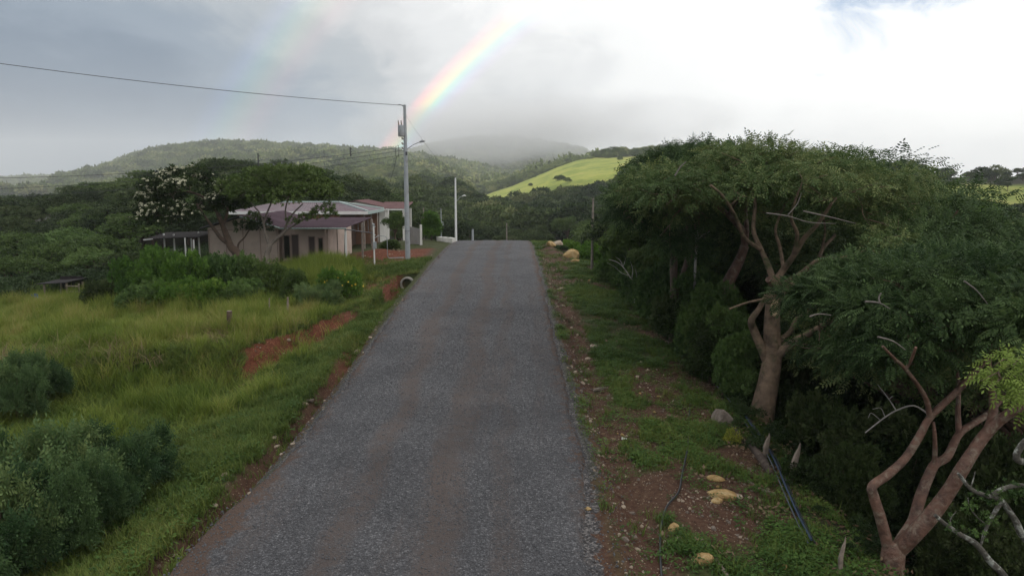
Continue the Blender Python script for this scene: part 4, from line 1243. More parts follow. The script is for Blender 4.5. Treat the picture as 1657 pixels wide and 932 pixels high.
# red barked tree at the lower right
Z4 = 12.5
p4 = at(1440, 985, Z4); B4 = np.array([p4[0], p4[1], Hs(p4[0], p4[1])])
b4p = to_px(B4[None])
spec4 = [
    ([(float(b4p[0][0]), float(b4p[1][0]) + 30), (1440, 960), (1443, 925), (1446, 893), (1453, 882)], .24, .18),
    ([(1441, 905), (1434, 872), (1424, 835), (1414, 803), (1412, 786), (1436, 768, .2), (1464, 742, .3), (1487, 707, .3), (1506, 674, .3), (1548, 633, .2), (1590, 588, .1), (1625, 552, 0), (1640, 520, 0)], .145, .065),
    ([(1505, 676, .3), (1500, 650, .2), (1488, 627, 0), (1464, 596, -.3), (1445, 578, -.5), (1428, 560, -.7)], .075, .03),
    ([(1465, 598, -.3), (1474, 583, -.4), (1482, 562, -.6)], .045, .03),
    ([(1447, 895), (1463, 868, .2), (1478, 842, .3), (1490, 802, .4), (1505, 765, .5), (1514, 750, .5), (1533, 738, .5), (1552, 702, .6), (1575, 685, .8), (1600, 668, 1.0), (1625, 640, 1.2)], .165, .07),
    ([(1512, 750, .5), (1513, 725, .4), (1512, 700, .3), (1510, 682, .3)], .065, .04),
    ([(1552, 702, .6), (1550, 670, .8), (1551, 640, 1), (1549, 600, 1.2), (1548, 562, 1.3)], .075, .04),
    ([(1450, 893), (1475, 868, -.2), (1506, 834, -.3), (1535, 795, -.4), (1556, 760, -.5), (1575, 730, -.5), (1592, 706, -.5), (1615, 682, -.6), (1645, 662, -.8), (1690, 640, -1)], .205, .10),
    ([(1598, 700, -.5), (1607, 670, -.3), (1606, 640, 0), (1600, 590, .3), (1604, 545, .6)], .12, .05),
]
g0 = np.random.default_rng(34)
cr4 = dome_lobes(at(1560, 505, 14.2), (3.0, 2.7, .95), 44, .72, g0, zmin=-.05, jit=.12)
cr4 += px_lobes([(1345, 568, 14.5), (1380, 560, 14), (1400, 575, 13.6), (1430, 550, 13), (1450, 575, 12.8), (1370, 590, 14.6), (1420, 520, 13.6), (1480, 545, 12.6), (1520, 560, 12.8),
                 (1560, 560, 13.4), (1600, 540, 12.6), (1640, 520, 12.4), (1650, 470, 13), (1390, 500, 15), (1500, 590, 13.2), (1590, 500, 12.4), (1312, 562, 15.5)], .52, g0)
hero('red_bark_tree', B4, spec4, Z4, cr4, 11500, PIN13, .30, 'bark_red', 'leaf_canopy',
     'smooth red barked tree forking low into three limbs at the lower right', 80, None, low=-.45, sides=12, twig_r=.02, thin=.70)

# bright leafy bough reaching in from the right edge, on a trunk outside the picture
Z5 = 8.2
p5 = at(1800, 900, Z5); B5 = np.array([p5[0], p5[1], Hs(p5[0], p5[1])])
q5 = to_px(B5[None])
spec5 = [([(float(q5[0][0]), float(q5[1][0])), (1800, 850), (1790, 740), (1775, 660)], .12, .07),
         ([(1780, 690), (1730, 640), (1690, 615), (1650, 605)], .05, .015),
         ([(1775, 660), (1740, 600), (1700, 580), (1660, 590)], .05, .015),
         ([(1785, 720), (1740, 680), (1690, 650)], .04, .015)]
g0 = np.random.default_rng(35)
cr5 = px_lobes([(1620, 590, 8.1), (1645, 580, 8.2), (1610, 615, 8.0), (1640, 615, 8.1), (1655, 645, 8.2), (1630, 640, 8.0), (1680, 600, 8.3), (1690, 640, 8.4), (1720, 620, 8.3), (1730, 580, 8.5), (1770, 620, 8.6), (1665, 668, 8.2)], .17, g0, .6)
hero('leafy_sapling', B5, spec5, Z5, cr5, 420, PIN9, .17, 'bark_brown', 'leaf_fresh',
     'pale green leafy bough reaching in at the right edge', 81, None, cat='sapling', twig_r=.01)

# lichen covered dead branches at the lower right corner
Z6 = 9.2
p6 = at(1720, 1010, Z6); B6 = np.array([p6[0], p6[1], Hs(p6[0], p6[1])])
q6 = to_px(B6[None])
o6 = thing('dead_branch', B6, 'grey lichen covered dead branches poking in at the lower right corner', 'dead tree')
mb = MB()
for w_, r in limbs([
    ([(float(q6[0][0]), float(q6[1][0]) + 20), (1710, 960), (1680, 900), (1655, 860)], .09, .06),
    ([(1700, 950), (1640, 945), (1620, 925), (1600, 905), (1580, 880), (1555, 865), (1530, 848), (1513, 833)], .055, .024),
    ([(1668, 880), (1652, 862), (1645, 845), (1632, 825), (1618, 808), (1590, 800), (1570, 790), (1556, 772), (1550, 765)], .05, .018),
    ([(1690, 760), (1662, 748), (1648, 745), (1645, 735), (1655, 718), (1670, 705)], .045, .04),
    ([(1620, 812), (1600, 845), (1592, 865), (1586, 885)], .03, .012),
    ([(1606, 800), (1625, 790), (1650, 785), (1675, 790)], .03, .03),
    ([(1570, 790), (1575, 775), (1578, 762)], .010, .004),
    ([(1540, 855), (1538, 840), (1548, 826)], .010, .004),
    ([(1600, 850), (1585, 840), (1570, 822), (1566, 805)], .010, .004),
], Z6):
    mb.tube(w_, r, 9, res=4)
mb.build('branch', M['lichen'], o6, True, origin=B6)
g0 = np.random.default_rng(36)
fl = [(at(px, py, Z6) - B6, np.array([.12, .12, .09])) for px, py in ((1615, 800), (1632, 790), (1590, 800), (1652, 790), (1600, 840), (1585, 860), (1568, 815), (1640, 800), (1545, 848))]
link('moss_tuft', crown_mesh('moss_tuft', fl, 260, BR5, .07, M['leaf_shrub'], 5, low=-1, shell=.9), o6)

# ================================================================== flowering tree and the umbrella tree before the pink house
Z7 = 43.2
p7 = at(401, 408, Z7); B7 = np.array([p7[0], p7[1], Hs(p7[0], p7[1])])
q7 = to_px(B7[None])
spec7 = [([(float(q7[0][0]), float(q7[1][0]) + 4), (384, 411), (374, 400), (368, 385), (361, 366), (352, 345)], .30, .12),
         ([(372, 396), (358, 386), (346, 370), (335, 355), (318, 330)], .16, .05),
         ([(361, 366), (368, 340), (360, 315), (350, 300)], .1, .04),
         ([(352, 345), (330, 320), (300, 310), (270, 315)], .1, .04),
         ([(384, 411), (386, 395), (395, 385), (404, 372), (412, 365)], .07, .03)]
g0 = np.random.default_rng(41)
cr7 = dome_lobes(at(312, 333, 43.0), (3.1, 2.6, 2.1), 46, .75, g0, zmin=-.45, jit=.12)
cr7 = [(p, q) for p, q in cr7 if not (to_px(p[None])[0][0] > 335 and to_px(p[None])[1][0] > 338)]
cr7 += px_lobes([(240, 316, 42), (255, 308, 42), (262, 325, 42), (275, 350, 42.2), (360, 335, 42.4), (335, 285, 43), (395, 366, 42.6), (412, 366, 42.6), (425, 363, 42.8)], .55, g0, .6)
o7, _ = hero('flowering_tree', B7, spec7, Z7, cr7, 3300, BR7, .38, 'bark_brown', 'leaf_wood',
             'dark leaning tree dotted with clusters of cream white flowers left of the pink gable', 82, None, low=-.6)
g0 = np.random.default_rng(42)
P, o_, _k = lobe_points([(c - B7, r * 1.04) for c, r in cr7[:-3]], 1700, g0, low=-.1, shell=.08)
wpx, wpy, _ = to_px(P + B7)
keep = (o_[:, 2] + .5 * (-o_[:, 1]) > .25) & (wpy < 345 + 25 * g0.random(len(P))) & (fbm(P[:, 0] * 1.3 + 40, P[:, 2] * 1.6 + 40, 1.0, 2) > .40) & (o_[:, 1] < .6)
P, o_ = P[keep], o_[keep]
T = []
for k in range(9):
    a = k * 2.4
    T += leaf((.28 * math.cos(a) * math.sqrt(k / 9), .28 * math.sin(a) * math.sqrt(k / 9), .12 - .15 * k / 9), (math.cos(a), math.sin(a), .4), (0, 0, 1), .42, .2)
T = np.array(T)
V, Fq = stamp(T, np.arange(len(T)).reshape(-1, 4), P + o_ * .05, frames(g0.normal(size=P.shape), o_ + [0, -.2, .8]), .10 + .08 * g0.random(len(P)))
link('blossom', mesh_np('blossom', V, Fq, M['blossom'], {'tint': np.repeat(g0.random(len(P)), len(T))}), o7)

Z8 = 41.5
p8 = at(436, 424, Z8); B8 = np.array([p8[0], p8[1], Hs(p8[0], p8[1])])
q8 = to_px(B8[None])
spec8 = [([(float(q8[0][0]), float(q8[1][0]) + 3), (432, 418), (435, 404), (437, 397)], .19, .14),
         ([(437, 397), (448, 386), (460, 375), (464, 362), (475, 345), (490, 330)], .12, .04),
         ([(436, 398), (430, 380), (426, 360), (420, 345), (412, 335)], .10, .04),
         ([(426, 360), (432, 345), (440, 325), (445, 305)], .07, .03),
         ([(460, 375), (480, 362), (500, 350), (520, 338)], .06, .025),
         ([(464, 362), (462, 340), (468, 315), (475, 300)], .06, .025)]
g0 = np.random.default_rng(43)
cr8 = dome_lobes(at(458, 312, 41.5), (3.0, 2.7, 1.35), 44, .75, g0, zmin=-.25, jit=.15)
cr8 += px_lobes([(520, 340, 41), (505, 350, 41), (530, 332, 41.5), (490, 352, 40.8), (475, 357, 40.8), (410, 350, 41), (535, 345, 41.5), (390, 300, 42), (395, 330, 42), (515, 318, 41.5)], .45, g0, .45)
hero('umbrella_tree', B8, spec8, Z8, cr8, 5200, BR7, .30, 'bark_grey', 'leaf_wood2',
     'feathery green flat crowned tree with forked pale trunk before the pink wall', 83, None, low=-.6)

# ================================================================== bushes, each a thing of its own
def bush_mesh(name, seed, matn, n=1500, tmpl=BR7, size=.17, flat=.85, nl=9, spread=.62, droop=.15, upw=.8, core=1.0, lr=.36, tall=1.0):
    g = np.random.default_rng(seed)
    L = [(np.array([0, 0, .42]), np.array([.75, .75, .5]) * core)]
    for k in range(nl):
        a = k * 2.4 + g.random()
        L.append((np.array([math.cos(a) * spread * (.4 + .6 * g.random()), math.sin(a) * spread * (.4 + .6 * g.random()), .25 + .55 * g.random() * flat]), np.array([lr, lr, lr * .85]) * (.6 + .8 * g.random())))
    zt, xt = max(p[2] + q[2] for p, q in L), max(max(abs(p[0]) + q[0], abs(p[1]) + q[1]) for p, q in L)
    L = [(p / [xt, xt, zt], q / [xt, xt, zt]) for p, q in L]
    if tall > 1:        # an upright bush: clumps stacked up to its full height
        g = np.random.default_rng(seed + 5)
        L = [(np.array([.55 * math.cos(2.4 * k) * g.random() ** .6, .55 * math.sin(2.4 * k) * g.random() ** .6, tall * (.18 + .72 * (k + g.random()) / 22)]),
              np.array([.44, .44, .30]) * (.7 + .6 * g.random()) * (1.1 - .35 * k / 22)) for k in range(22)]
        zt = max(p[2] + q[2] for p, q in L)
        L = [(p * [1, 1, tall / zt], q) for p, q in L]
    return crown_mesh(name, L, int(n * tall ** .6), tmpl, size, M[matn], seed, low=-.4, shell=.6, upw=upw, droop=droop)
def stems_mesh(seed):
    g = np.random.default_rng(seed)
    mb = MB()
    for k in range(6):
        a = g.random() * 6.28
        d = np.array([math.cos(a), math.sin(a), 0]) * (.2 + .35 * g.random())
        mb.tube([(0, 0, -.1), d * .4 + [0, 0, .35], d + [0, 0, .8]], [.022, .016, .006], 5, cap=False)
    return mb.mesh('stem', M['bark_brown'])
STEM = [stems_mesh(k) for k in range(3)]
BUSH = {
    'bright': [bush_mesh('foliage', 100 + k, 'leaf_bright', 2200, BR7, .15) for k in range(3)],
    'shrub': [bush_mesh('foliage', 110 + k, 'leaf_shrub', 2200, BR7, .15) for k in range(3)],
    'weed': [bush_mesh('foliage', 120 + k, 'leaf_bluish', 3400, PIN9, .17, nl=34, spread=1.4, droop=-.4, upw=.4, flat=1.0, core=.55, lr=.24) for k in range(4)],
    'dark': [bush_mesh('foliage', 130 + k, 'leaf_wood', 2000, BR7, .16) for k in range(3)],
    'fresh': [bush_mesh('foliage', 140 + k, 'leaf_wood2', 2200, BR7, .15) for k in range(2)],
    'yellow': [bush_mesh('foliage', 150, 'yellow_leaf', 420, BR5, .16)],
}
TALLB = {k: [bush_mesh('foliage', 170 + 10 * i + q, m_, 2400, t_, .17, tall=1.9) for q in range(2)] for i, (k, m_, t_) in
         enumerate((('bright', 'leaf_bright', BR7), ('shrub', 'leaf_shrub', BR7), ('dark', 'leaf_wood', BR7), ('fresh', 'leaf_wood2', BR7)))}
_bk = [0]
def bush(x, y, wdt, hgt, kind, label, group=None, name='bush', sink=.08, cat='bush', z=None):
    _bk[0] += 1
    k = _bk[0]
    g = Hs(x, y) if z is None else z
    o = thing(name, (x, y, g - sink), label, cat, group)
    up_ = hgt > 1.0 * wdt and kind in TALLB
    f = link('foliage', (TALLB if up_ else BUSH)[kind][k % len((TALLB if up_ else BUSH)[kind])], o)
    s = link('stem', STEM[k % 3], o)
    for q in (f, s):
        q.scale = (wdt / 2, wdt / 2 * (.85 + .3 * rng.random()), hgt + sink)
        q.rotation_euler = (0, 0, rng.random() * 6.28)
    if up_:
        f.scale = (max(wdt, hgt * .62) / 2, max(wdt, hgt * .62) / 2, (hgt + sink) / 1.9)
    return o
def bush_px(px, pytop, wpx, zc, kind, label, group=None, pybase=None, **kw):
    """bush whose top shows at (px, pytop) with the given width in photo pixels"""
    t = at(px, pytop, zc)
    g = Hs(t[0], t[1])
    return bush(t[0], t[1], wpx * zc / F_PX, max(t[2] - g, .35), kind, label, group, **kw)
# the row along the upper edge of the field
GR = 'bushes in the row between field and pink house'
row = [(228, 416, 100, 40, 'bright', 'bright green bush at the left end of the row below the open shelter'),
       (262, 398, 105, 41, 'bright', 'tall bright green bush in front of the open shelter'),
       (305, 405, 95, 40, 'bright', 'bright green bush beneath the flowering tree'),
       (352, 412, 95, 40.5, 'shrub', 'darker rounded bush right below the pink gable wall'),
       (395, 411, 90, 40, 'shrub', 'dark green bush at the foot of the forked pale trunk'),
       (432, 416, 80, 39.5, 'fresh', 'low fresh green bush between forked trunk and grassy mound'),
       (552, 432, 80, 37.0, 'bright', 'rounded green bush with yellow flowers beside the red soil cut'),
       (515, 458, 80, 35.5, 'weed', 'grey green weedy bush below the yellow flowered bush'),
       (475, 436, 60, 37.8, 'fresh', 'small fresh bush in tall grass below the dark house window'),
       (240, 455, 110, 38.5, 'shrub', 'dark low bush in front of the left end of the bright row'),
       (170, 448, 90, 41, 'dark', 'dark bush right of the wooden shed rails'),
       (330, 450, 90, 38.0, 'bright', 'bright low bush in front of the middle of the row'),
       (285, 448, 90, 38.0, 'bright', 'bright low bush at the grass edge left of the row middle'),
       (385, 452, 90, 37.6, 'shrub', 'dark low bush at the grass edge below the forked trunk')]
for px, py, wd, zc, kd, lb in row:
    ob = bush_px(px, py, wd, zc - 3.2, kd, lb, GR)
    if 'yellow flowers' in lb:
        g0 = np.random.default_rng(9)
        P, o_, _k = lobe_points([(np.array([0, 0, .75]), np.array([1.05, 1.05, .8]))], 60, g0, low=.0, shell=.05)
        T = np.array(sum([leaf((0, 0, 0), (math.cos(k * 1.26), math.sin(k * 1.26), .2), (0, 0, 1), .5, .2) for k in range(5)], []))
        V, Fq = stamp(T, np.arange(20).reshape(-1, 4), P, frames(g0.normal(size=P.shape), o_), .09 + .05 * g0.random(60))
        fm, t_, out_ = new_mat('yellow_petal')
        t_.link(t_.node('ShaderNodeBsdfPrincipled', {'Base Color': (.62, .45, .03, 1), 'Roughness': .6}).outputs[0], out_.inputs[0])
        link('flower', mesh_np('flower', V, Fq, fm), ob)
# weedy thicket in the lower left
GL = 'leafy weed bushes low on the left slope'
for k, (px, py, wd, zc) in enumerate([(40, 722, 260, 13.6), (120, 712, 230, 14.6), (185, 705, 170, 15.5), (-30, 780, 260, 12.2), (60, 770, 180, 12.8), (150, 745, 120, 13.9), (15, 585, 120, 21), (66, 580, 85, 22.5), (-60, 690, 200, 15)]):
    lb = ['broad grey green weed bush at the left edge above the verge', 'middle bush of the grey green weed thicket on the left slope', 'right end bush of the weed thicket on the left slope',
          'lowest weed bush at the left picture edge', 'weed bush in front of the thicket at lower left', 'small weed bush before the right end of the thicket',
          'dark weed clump in the tall grass at the left edge', 'dark weed clump in the grass right of the left edge clump', 'weed bush cut by the left edge behind the thicket'][k]
    bush_px(px, py, wd, zc, 'weed', lb, GL, name='weed_bush')
# bushes by the fence, yard and the road crest
bush_px(698, 342, 44, 63, 'bright', 'bright green bush beside the sheet fence', None)
YARD_TREE = at(640, 343, 52)
bush_px(632, 388, 40, 51, 'fresh', 'low green bush under the small yard tree', None)
bush_px(905, 405, 40, 53, 'fresh', 'low green weed bush beside the right crest rocks', None)
bush_px(955, 392, 70, 50, 'bright', 'fresh green bush mass behind the yellow crest rocks', None)
bush_px(985, 415, 60, 48, 'bright', 'fresh green bush behind the thin weathered pole', None)
bush_px(925, 388, 50, 56, 'bright', 'green bush behind the farther crest rocks', None)
# shrubs along the edge of the ravine
GE = 'shrubs along the right edge of the verge'
edge = [(975, 440, 50, 43.5, 'bright'), (1000, 440, 80, 40, 'shrub'), (1030, 420, 90, 38, 'shrub'), (1050, 450, 90, 34, 'shrub'), (1005, 398, 70, 47, 'dark'), (1020, 380, 90, 44, 'shrub'),
        (1080, 470, 100, 30, 'shrub'), (1110, 440, 100, 30, 'shrub'), (1140, 470, 100, 27, 'shrub'), (1100, 510, 90, 27.5, 'dark'), (1140, 520, 100, 25.5, 'shrub'), (1165, 490, 90, 25, 'shrub'),
        (1180, 530, 90, 23.5, 'shrub'), (1155, 560, 80, 23.5, 'dark'), (1195, 570, 80, 22, 'shrub'), (1125, 555, 60, 25.5, 'shrub'), (1060, 500, 60, 31, 'shrub'), (1150, 440, 90, 31, 'fresh'),
        (1045, 400, 90, 40, 'dark'), (1075, 420, 90, 36, 'dark')]
el = ['fresh green shrub right of the thin weathered pole', 'leafy shrub behind the bare white twigs', 'dark leafy shrub above the bare white twigs', 'shrub right of the bare white twigs',
      'dark shrub on the slope behind the thin pole', 'shrub beneath the left end of the broad crown', 'shrub below the forked brown trunks', 'shrub between brown trunks and red branched tree',
      'shrub at the foot of the red branched tree', 'dark low shrub by the verge edge below the forked trunks', 'dense shrub left of the scarred trunk', 'shrub under the red branched tree, nearer of two',
      'shrub touching the left limb of the scarred trunk', 'dark shrub at the verge edge left of the scarred trunk', 'shrub at the left foot of the scarred trunk', 'low shrub at the start of the black pipes',
      'small shrub at the verge edge below the brown trunks', 'yellowish green shrub behind the foot of the red branched tree', 'dark shrub deep beneath the left end of the crown', 'dark shrub behind the forked brown trunks']
for (px, py, wd, zc, kd), lb in zip(edge, el):
    if 1000 <= px <= 1210:
        py, wd, zc = py - 34, wd * 1.15, zc - 1.0
    bush_px(px, py, wd, zc, kd, lb, GE, name='shrub')
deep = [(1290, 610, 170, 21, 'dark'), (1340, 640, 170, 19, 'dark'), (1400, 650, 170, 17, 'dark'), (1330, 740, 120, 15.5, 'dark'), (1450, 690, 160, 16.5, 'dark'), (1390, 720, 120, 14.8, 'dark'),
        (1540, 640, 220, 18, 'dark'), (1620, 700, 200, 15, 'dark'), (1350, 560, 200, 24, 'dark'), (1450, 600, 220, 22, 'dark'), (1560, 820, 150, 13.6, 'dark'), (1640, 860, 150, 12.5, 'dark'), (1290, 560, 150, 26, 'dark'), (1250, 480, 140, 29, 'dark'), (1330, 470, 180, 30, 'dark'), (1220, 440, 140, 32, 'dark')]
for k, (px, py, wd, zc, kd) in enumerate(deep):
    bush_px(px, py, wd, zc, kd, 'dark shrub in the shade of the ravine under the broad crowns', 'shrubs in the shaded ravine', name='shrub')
t = ground_at(1320, 742, 8, 40)
bush(t[0], t[1], 1.0, .7, 'yellow', 'yellowish leaved low plant between the two jagged stakes and the red tree', None, name='plant', cat='plant')
for (px, py, lb) in ((1185, 715, 'yellow flecked low plant right of the grey boulder'), (1228, 683, 'small yellowish plant at the foot of the scarred trunk')):
    t = ground_at(px, py, 8, 40)
    bush(t[0], t[1], .55, .35, 'yellow', lb, None, name='plant', cat='plant')

# ================================================================== woodland trees (individuals), copies of a few kinds
def woodland_kind(seed, matn, tall=8.0, rx=3.0, nl=24, n=2700, size=.40, tmpl=BR5, dome=True, trunk_h=.42, zmin=-.35, rz=.30, bark='bark_brown'):
    g = np.random.default_rng(seed)
    c = np.array([g.normal(0, .2), g.normal(0, .2), tall * .68])
    L = dome_lobes(c, (rx, rx * .95, tall * rz), nl, rx * .36, g, zmin=zmin, jit=.2)
    L.append((c, np.array([rx * .7, rx * .7, tall * rz * .65])))
    zt = max(p[2] + q[2] for p, q in L)
    L = [(p * [1, 1, tall / zt], q) for p, q in L]
    cm = crown_mesh('crown', L, n, tmpl, size, M[matn], seed, low=-.45, shell=.5)
    mb = MB()
    f = np.array([g.normal(0, .25), g.normal(0, .25), tall * trunk_h])
    mb.tube([(0, 0, -.4), f * .5 + g.normal(0, .1, 3), f], [.22, .17, .13], 7, res=2)
    for p, q in L[::2]:
        mb.tube([f, f * .5 + p * .5 + [0, 0, .2], p], [.09, .055, .02], 5, cap=False)
    return cm, mb.mesh('trunk', M[bark], True), tall
KINDS = {
    'dark': [woodland_kind(200 + k, 'leaf_wood') for k in range(5)],
    'fresh': [woodland_kind(220 + k, 'leaf_wood2', rx=2.7) for k in range(4)],
    'low': [woodland_kind(240 + k, ('leaf_wood2', 'leaf_wood', 'leaf_shrub')[k % 3], tall=4.0, rx=2.3, nl=18, n=2000, size=.30, trunk_h=.3, zmin=-.6, rz=.36) for k in range(4)],
    'broad': [woodland_kind(260 + k, 'leaf_canopy', tall=9.0, rx=3.6, nl=38, n=6500, size=.33, tmpl=PIN9, trunk_h=.45, zmin=-.15, rz=.22, bark='bark_red') for k in range(3)],
}
def woodland(x, y, h, kind, label, group, wide=1.0, name='woodland_tree'):
    cm, tm, tall = KINDS[kind][rng.integers(len(KINDS[kind]))]
    g = Hs(x, y)
    o = thing(name, (x, y, g), label, 'tree', group)
    s = h / tall
    for nm, me in (('trunk', tm), ('crown', cm)):
        q = link(nm, me, o)
        q.scale = (s * wide, s * wide, s)
    o.rotation_euler = (0, 0, rng.random() * 6.28)
    return o
woodland(YARD_TREE[0], YARD_TREE[1], YARD_TREE[2] - Hs(YARD_TREE[0], YARD_TREE[1]), 'fresh', 'small flat crowned green tree left of the utility pole in the yard', None, .9, name='yard_tree')
# left wood behind shed, row and houses
sky_px = [(-200, 312), (0, 318), (86, 313), (137, 296), (206, 289), (240, 281), (285, 275), (320, 270), (344, 264), (371, 258), (409, 262), (433, 269), (470, 272), (514, 280), (561, 291), (608, 302), (640, 313), (700, 330)]
def wood_top(px, zc):
    s = np.interp(px, [q[0] for q in sky_px], [q[1] for q in sky_px])
    base = np.interp(px, [-200, 0, 150, 250, 400, 650], [445, 440, 425, 395, 372, 372])
    f = np.clip((zc - 49) / 58, 0, 1) ** .62
    return base + (s - base) * f
placed = []
def far_enough(x, y, d):
    return all((x - a) ** 2 + (y - b) ** 2 > d * d for a, b in placed)
tries = 0
nwood = 0
while nwood < 120 and tries < 6000:
    tries += 1
    px = rng.uniform(-170, 650)
    zc = 49.5 + 75 * rng.random() ** .9
    if px > 215 and zc < 66: continue
    if px > 540 and zc < 84: continue
    t = at(px, wood_top(px, zc) + rng.normal(2, 8), zc)
    x, y = t[0], t[1]
    if not far_enough(x, y, 3.4 + zc * .016): continue
    h = t[2] - Hs(x, y)
    if h < 1.6: continue
    h = min(h, 11.5)
    placed.append((x, y)); nwood += 1
    kd = 'low' if h < 4.6 else ('fresh' if rng.random() < .38 else 'dark')
    lb = {'low': 'low rounded tree of the dark wood left of the houses', 'fresh': 'fresh green tree among the dark wood left of the houses', 'dark': 'dark green tree of the wood rising behind the houses'}[kd]
    woodland(x, y, h, kd, lb, {'low': 'low trees of the left wood', 'fresh': 'fresh green trees of the left wood', 'dark': 'dark trees of the left wood'}[kd], wide=1.05 + .45 * rng.random())
# rounded dark tree standing out on the wood's skyline
t = at(372, 258, 112); woodland(t[0], t[1], t[2] - Hs(t[0], t[1]), 'dark', 'broad domed dark tree topping the wood above the flowering tree', None, 1.5)
# valley beyond the crest
nv = 0; tries = 0
while nv < 85 and tries < 5000:
    tries += 1
    px = rng.uniform(610, 1010); zc = 76 + 190 * rng.random() ** 1.2
    base = np.interp(px, [610, 700, 760, 850, 900, 1010], [376, 372, 378, 384, 374, 372])
    far_ = np.interp(px, [610, 700, 760, 850, 900, 1010], [316, 322, 342, 352, 338, 300])
    t = at(px, base + (far_ - base) * np.clip((zc - 76) / 190, 0, 1) ** .7 + rng.normal(0, 4), zc)
    if t[0] < 6 and t[0] > -8 and zc < 96 and rng.random() < 1.0: continue
    if not far_enough(t[0], t[1], 3.0 + zc * .012): continue
    h = min(max(t[2] - Hs(t[0], t[1]), 2.5), 10)
    placed.append((t[0], t[1])); nv += 1
    kd = 'fresh' if rng.random() < .4 else 'dark'
    woodland(t[0], t[1], h, kd, 'fresh green tree in the valley beyond the road crest' if kd == 'fresh' else 'dark tree in the valley beyond the road crest', 'fresh trees of the valley' if kd == 'fresh' else 'dark trees of the valley', 1.1)
# canopy of the ravine on the right
cano = [(1430, 330, 28, 'broad'), (1500, 335, 30, 'broad'), (1570, 342, 31, 'broad'), (1640, 350, 29, 'broad'), (1700, 345, 31, 'broad'), (1530, 380, 22, 'broad'), (1610, 390, 21, 'broad'), (1680, 400, 20, 'broad'), (1500, 405, 24, 'broad'),
        (1380, 300, 30, 'broad'), (1310, 280, 32, 'broad'), (1240, 270, 34, 'broad'), (1180, 275, 33, 'broad'), (1095, 312, 36, 'broad'), (1045, 352, 42, 'broad'), (1730, 420, 18, 'broad'), (1760, 380, 25, 'broad'),
        (1375, 352, 27, 'broad'), (1560, 440, 19, 'broad'), (1010, 325, 41, 'dark'), (1035, 350, 36, 'fresh'), (992, 352, 57, 'dark'), (1060, 395, 33, 'fresh'), (1012, 378, 46, 'fresh'), (1075, 340, 38, 'dark'), (1130, 380, 33, 'dark')]
CANO_L = ['rounded feathery tree at the left end of the right canopy skyline',
          'feathery tree of the canopy skyline below the pasture scrub',
          'feathery tree right of the skyline dip, before the pasture',
          'feathery canopy tree before the yellow green tree at the right edge',
          'canopy tree cut off by the right edge on the skyline',
          'canopy tree in the middle of the slope above the red barked tree',
          'canopy tree right of the slope middle above the bright bough',
          'canopy tree cut by the right edge above the bright bough',
          'canopy tree between the scarred trunk crown and the red barked tree',
          'canopy tree behind the right shoulder of the scarred trunk crown',
          'canopy tree behind the top right of the scarred trunk crown',
          'canopy tree behind the very top of the scarred trunk crown',
          'canopy tree between the two highest crowns, set behind',
          'canopy tree behind the top of the reddish branched tree',
          'canopy tree behind the left end of the reddish tree crown',
          'canopy tree beyond the right edge above the sapling',
          'canopy tree at the right edge set back from the sapling',
          'canopy tree filling the gap right of the scarred trunk branches',
          'canopy tree just above the red barked tree crown',
          'dark tree filling the left end of the right wood below the crown skyline', 'fresh green tree beneath the left end of the reddish tree crown', 'dark tree behind the thin weathered pole', 'fresh green low tree behind the bare white twigs',
          'fresh green low tree between the weathered pole and the left end of the crowns', 'dark tree behind the forked brown trunks, left', 'dark tree behind the reddish branched tree trunk']
for k, (px, py, zc, kd) in enumerate(cano):
    t = at(px, py, zc)
    placed.append((t[0], t[1]))
    woodland(t[0], t[1], (t[2] - Hs(t[0], t[1])) * (1.1 if kd == 'broad' and px < 1480 else 1.0), kd, CANO_L[k], 'broad trees of the right canopy', 1.0 + .15 * rng.random(), name='canopy_tree')
for k, (px, py, zc, lb) in enumerate([(1580, 338, 46, 'yellow green tree showing above the canopy below the pasture, left of two'), (1640, 346, 44, 'yellow green tree showing above the canopy at the right edge')]):
    t = at(px, py, zc)
    o = bush(t[0], t[1], 5.2, t[2] - Hs(t[0], t[1]), 'yellow', lb, None, name='yellow_tree', cat='tree')
    tm = link('trunk', KINDS['fresh'][0][1], o); tm.scale = (.8, .8, .8)
    for q in o.children:
        if q.name.startswith('foliage'):
            q.data = BUSH['bright'][k]
nr_ = 0; tries = 0
while nr_ < 60 and tries < 4000:
    tries += 1
    px = rng.uniform(940, 1800); zc = 42 + 120 * rng.random()
    t = at(px, np.interp(px, [940, 1010, 1100, 1400, 1800], [372, 330, 320, 325, 338]) + rng.normal(0, 5) + (18 if zc < 60 else 0), zc)
    if not far_enough(t[0], t[1], 4 + zc * .015): continue
    if t[0] < road_r(np.array([t[1]]))[0] + 3.5: continue
    h = min(t[2] - Hs(t[0], t[1]), 11)
    if h < 3: continue
    placed.append((t[0], t[1])); nr_ += 1
    kd = 'fresh' if rng.random() < .3 else 'dark'
    woodland(t[0], t[1], h, kd, 'tree on the far slope of the ravine behind the canopy' , 'trees behind the right canopy', 1.1)
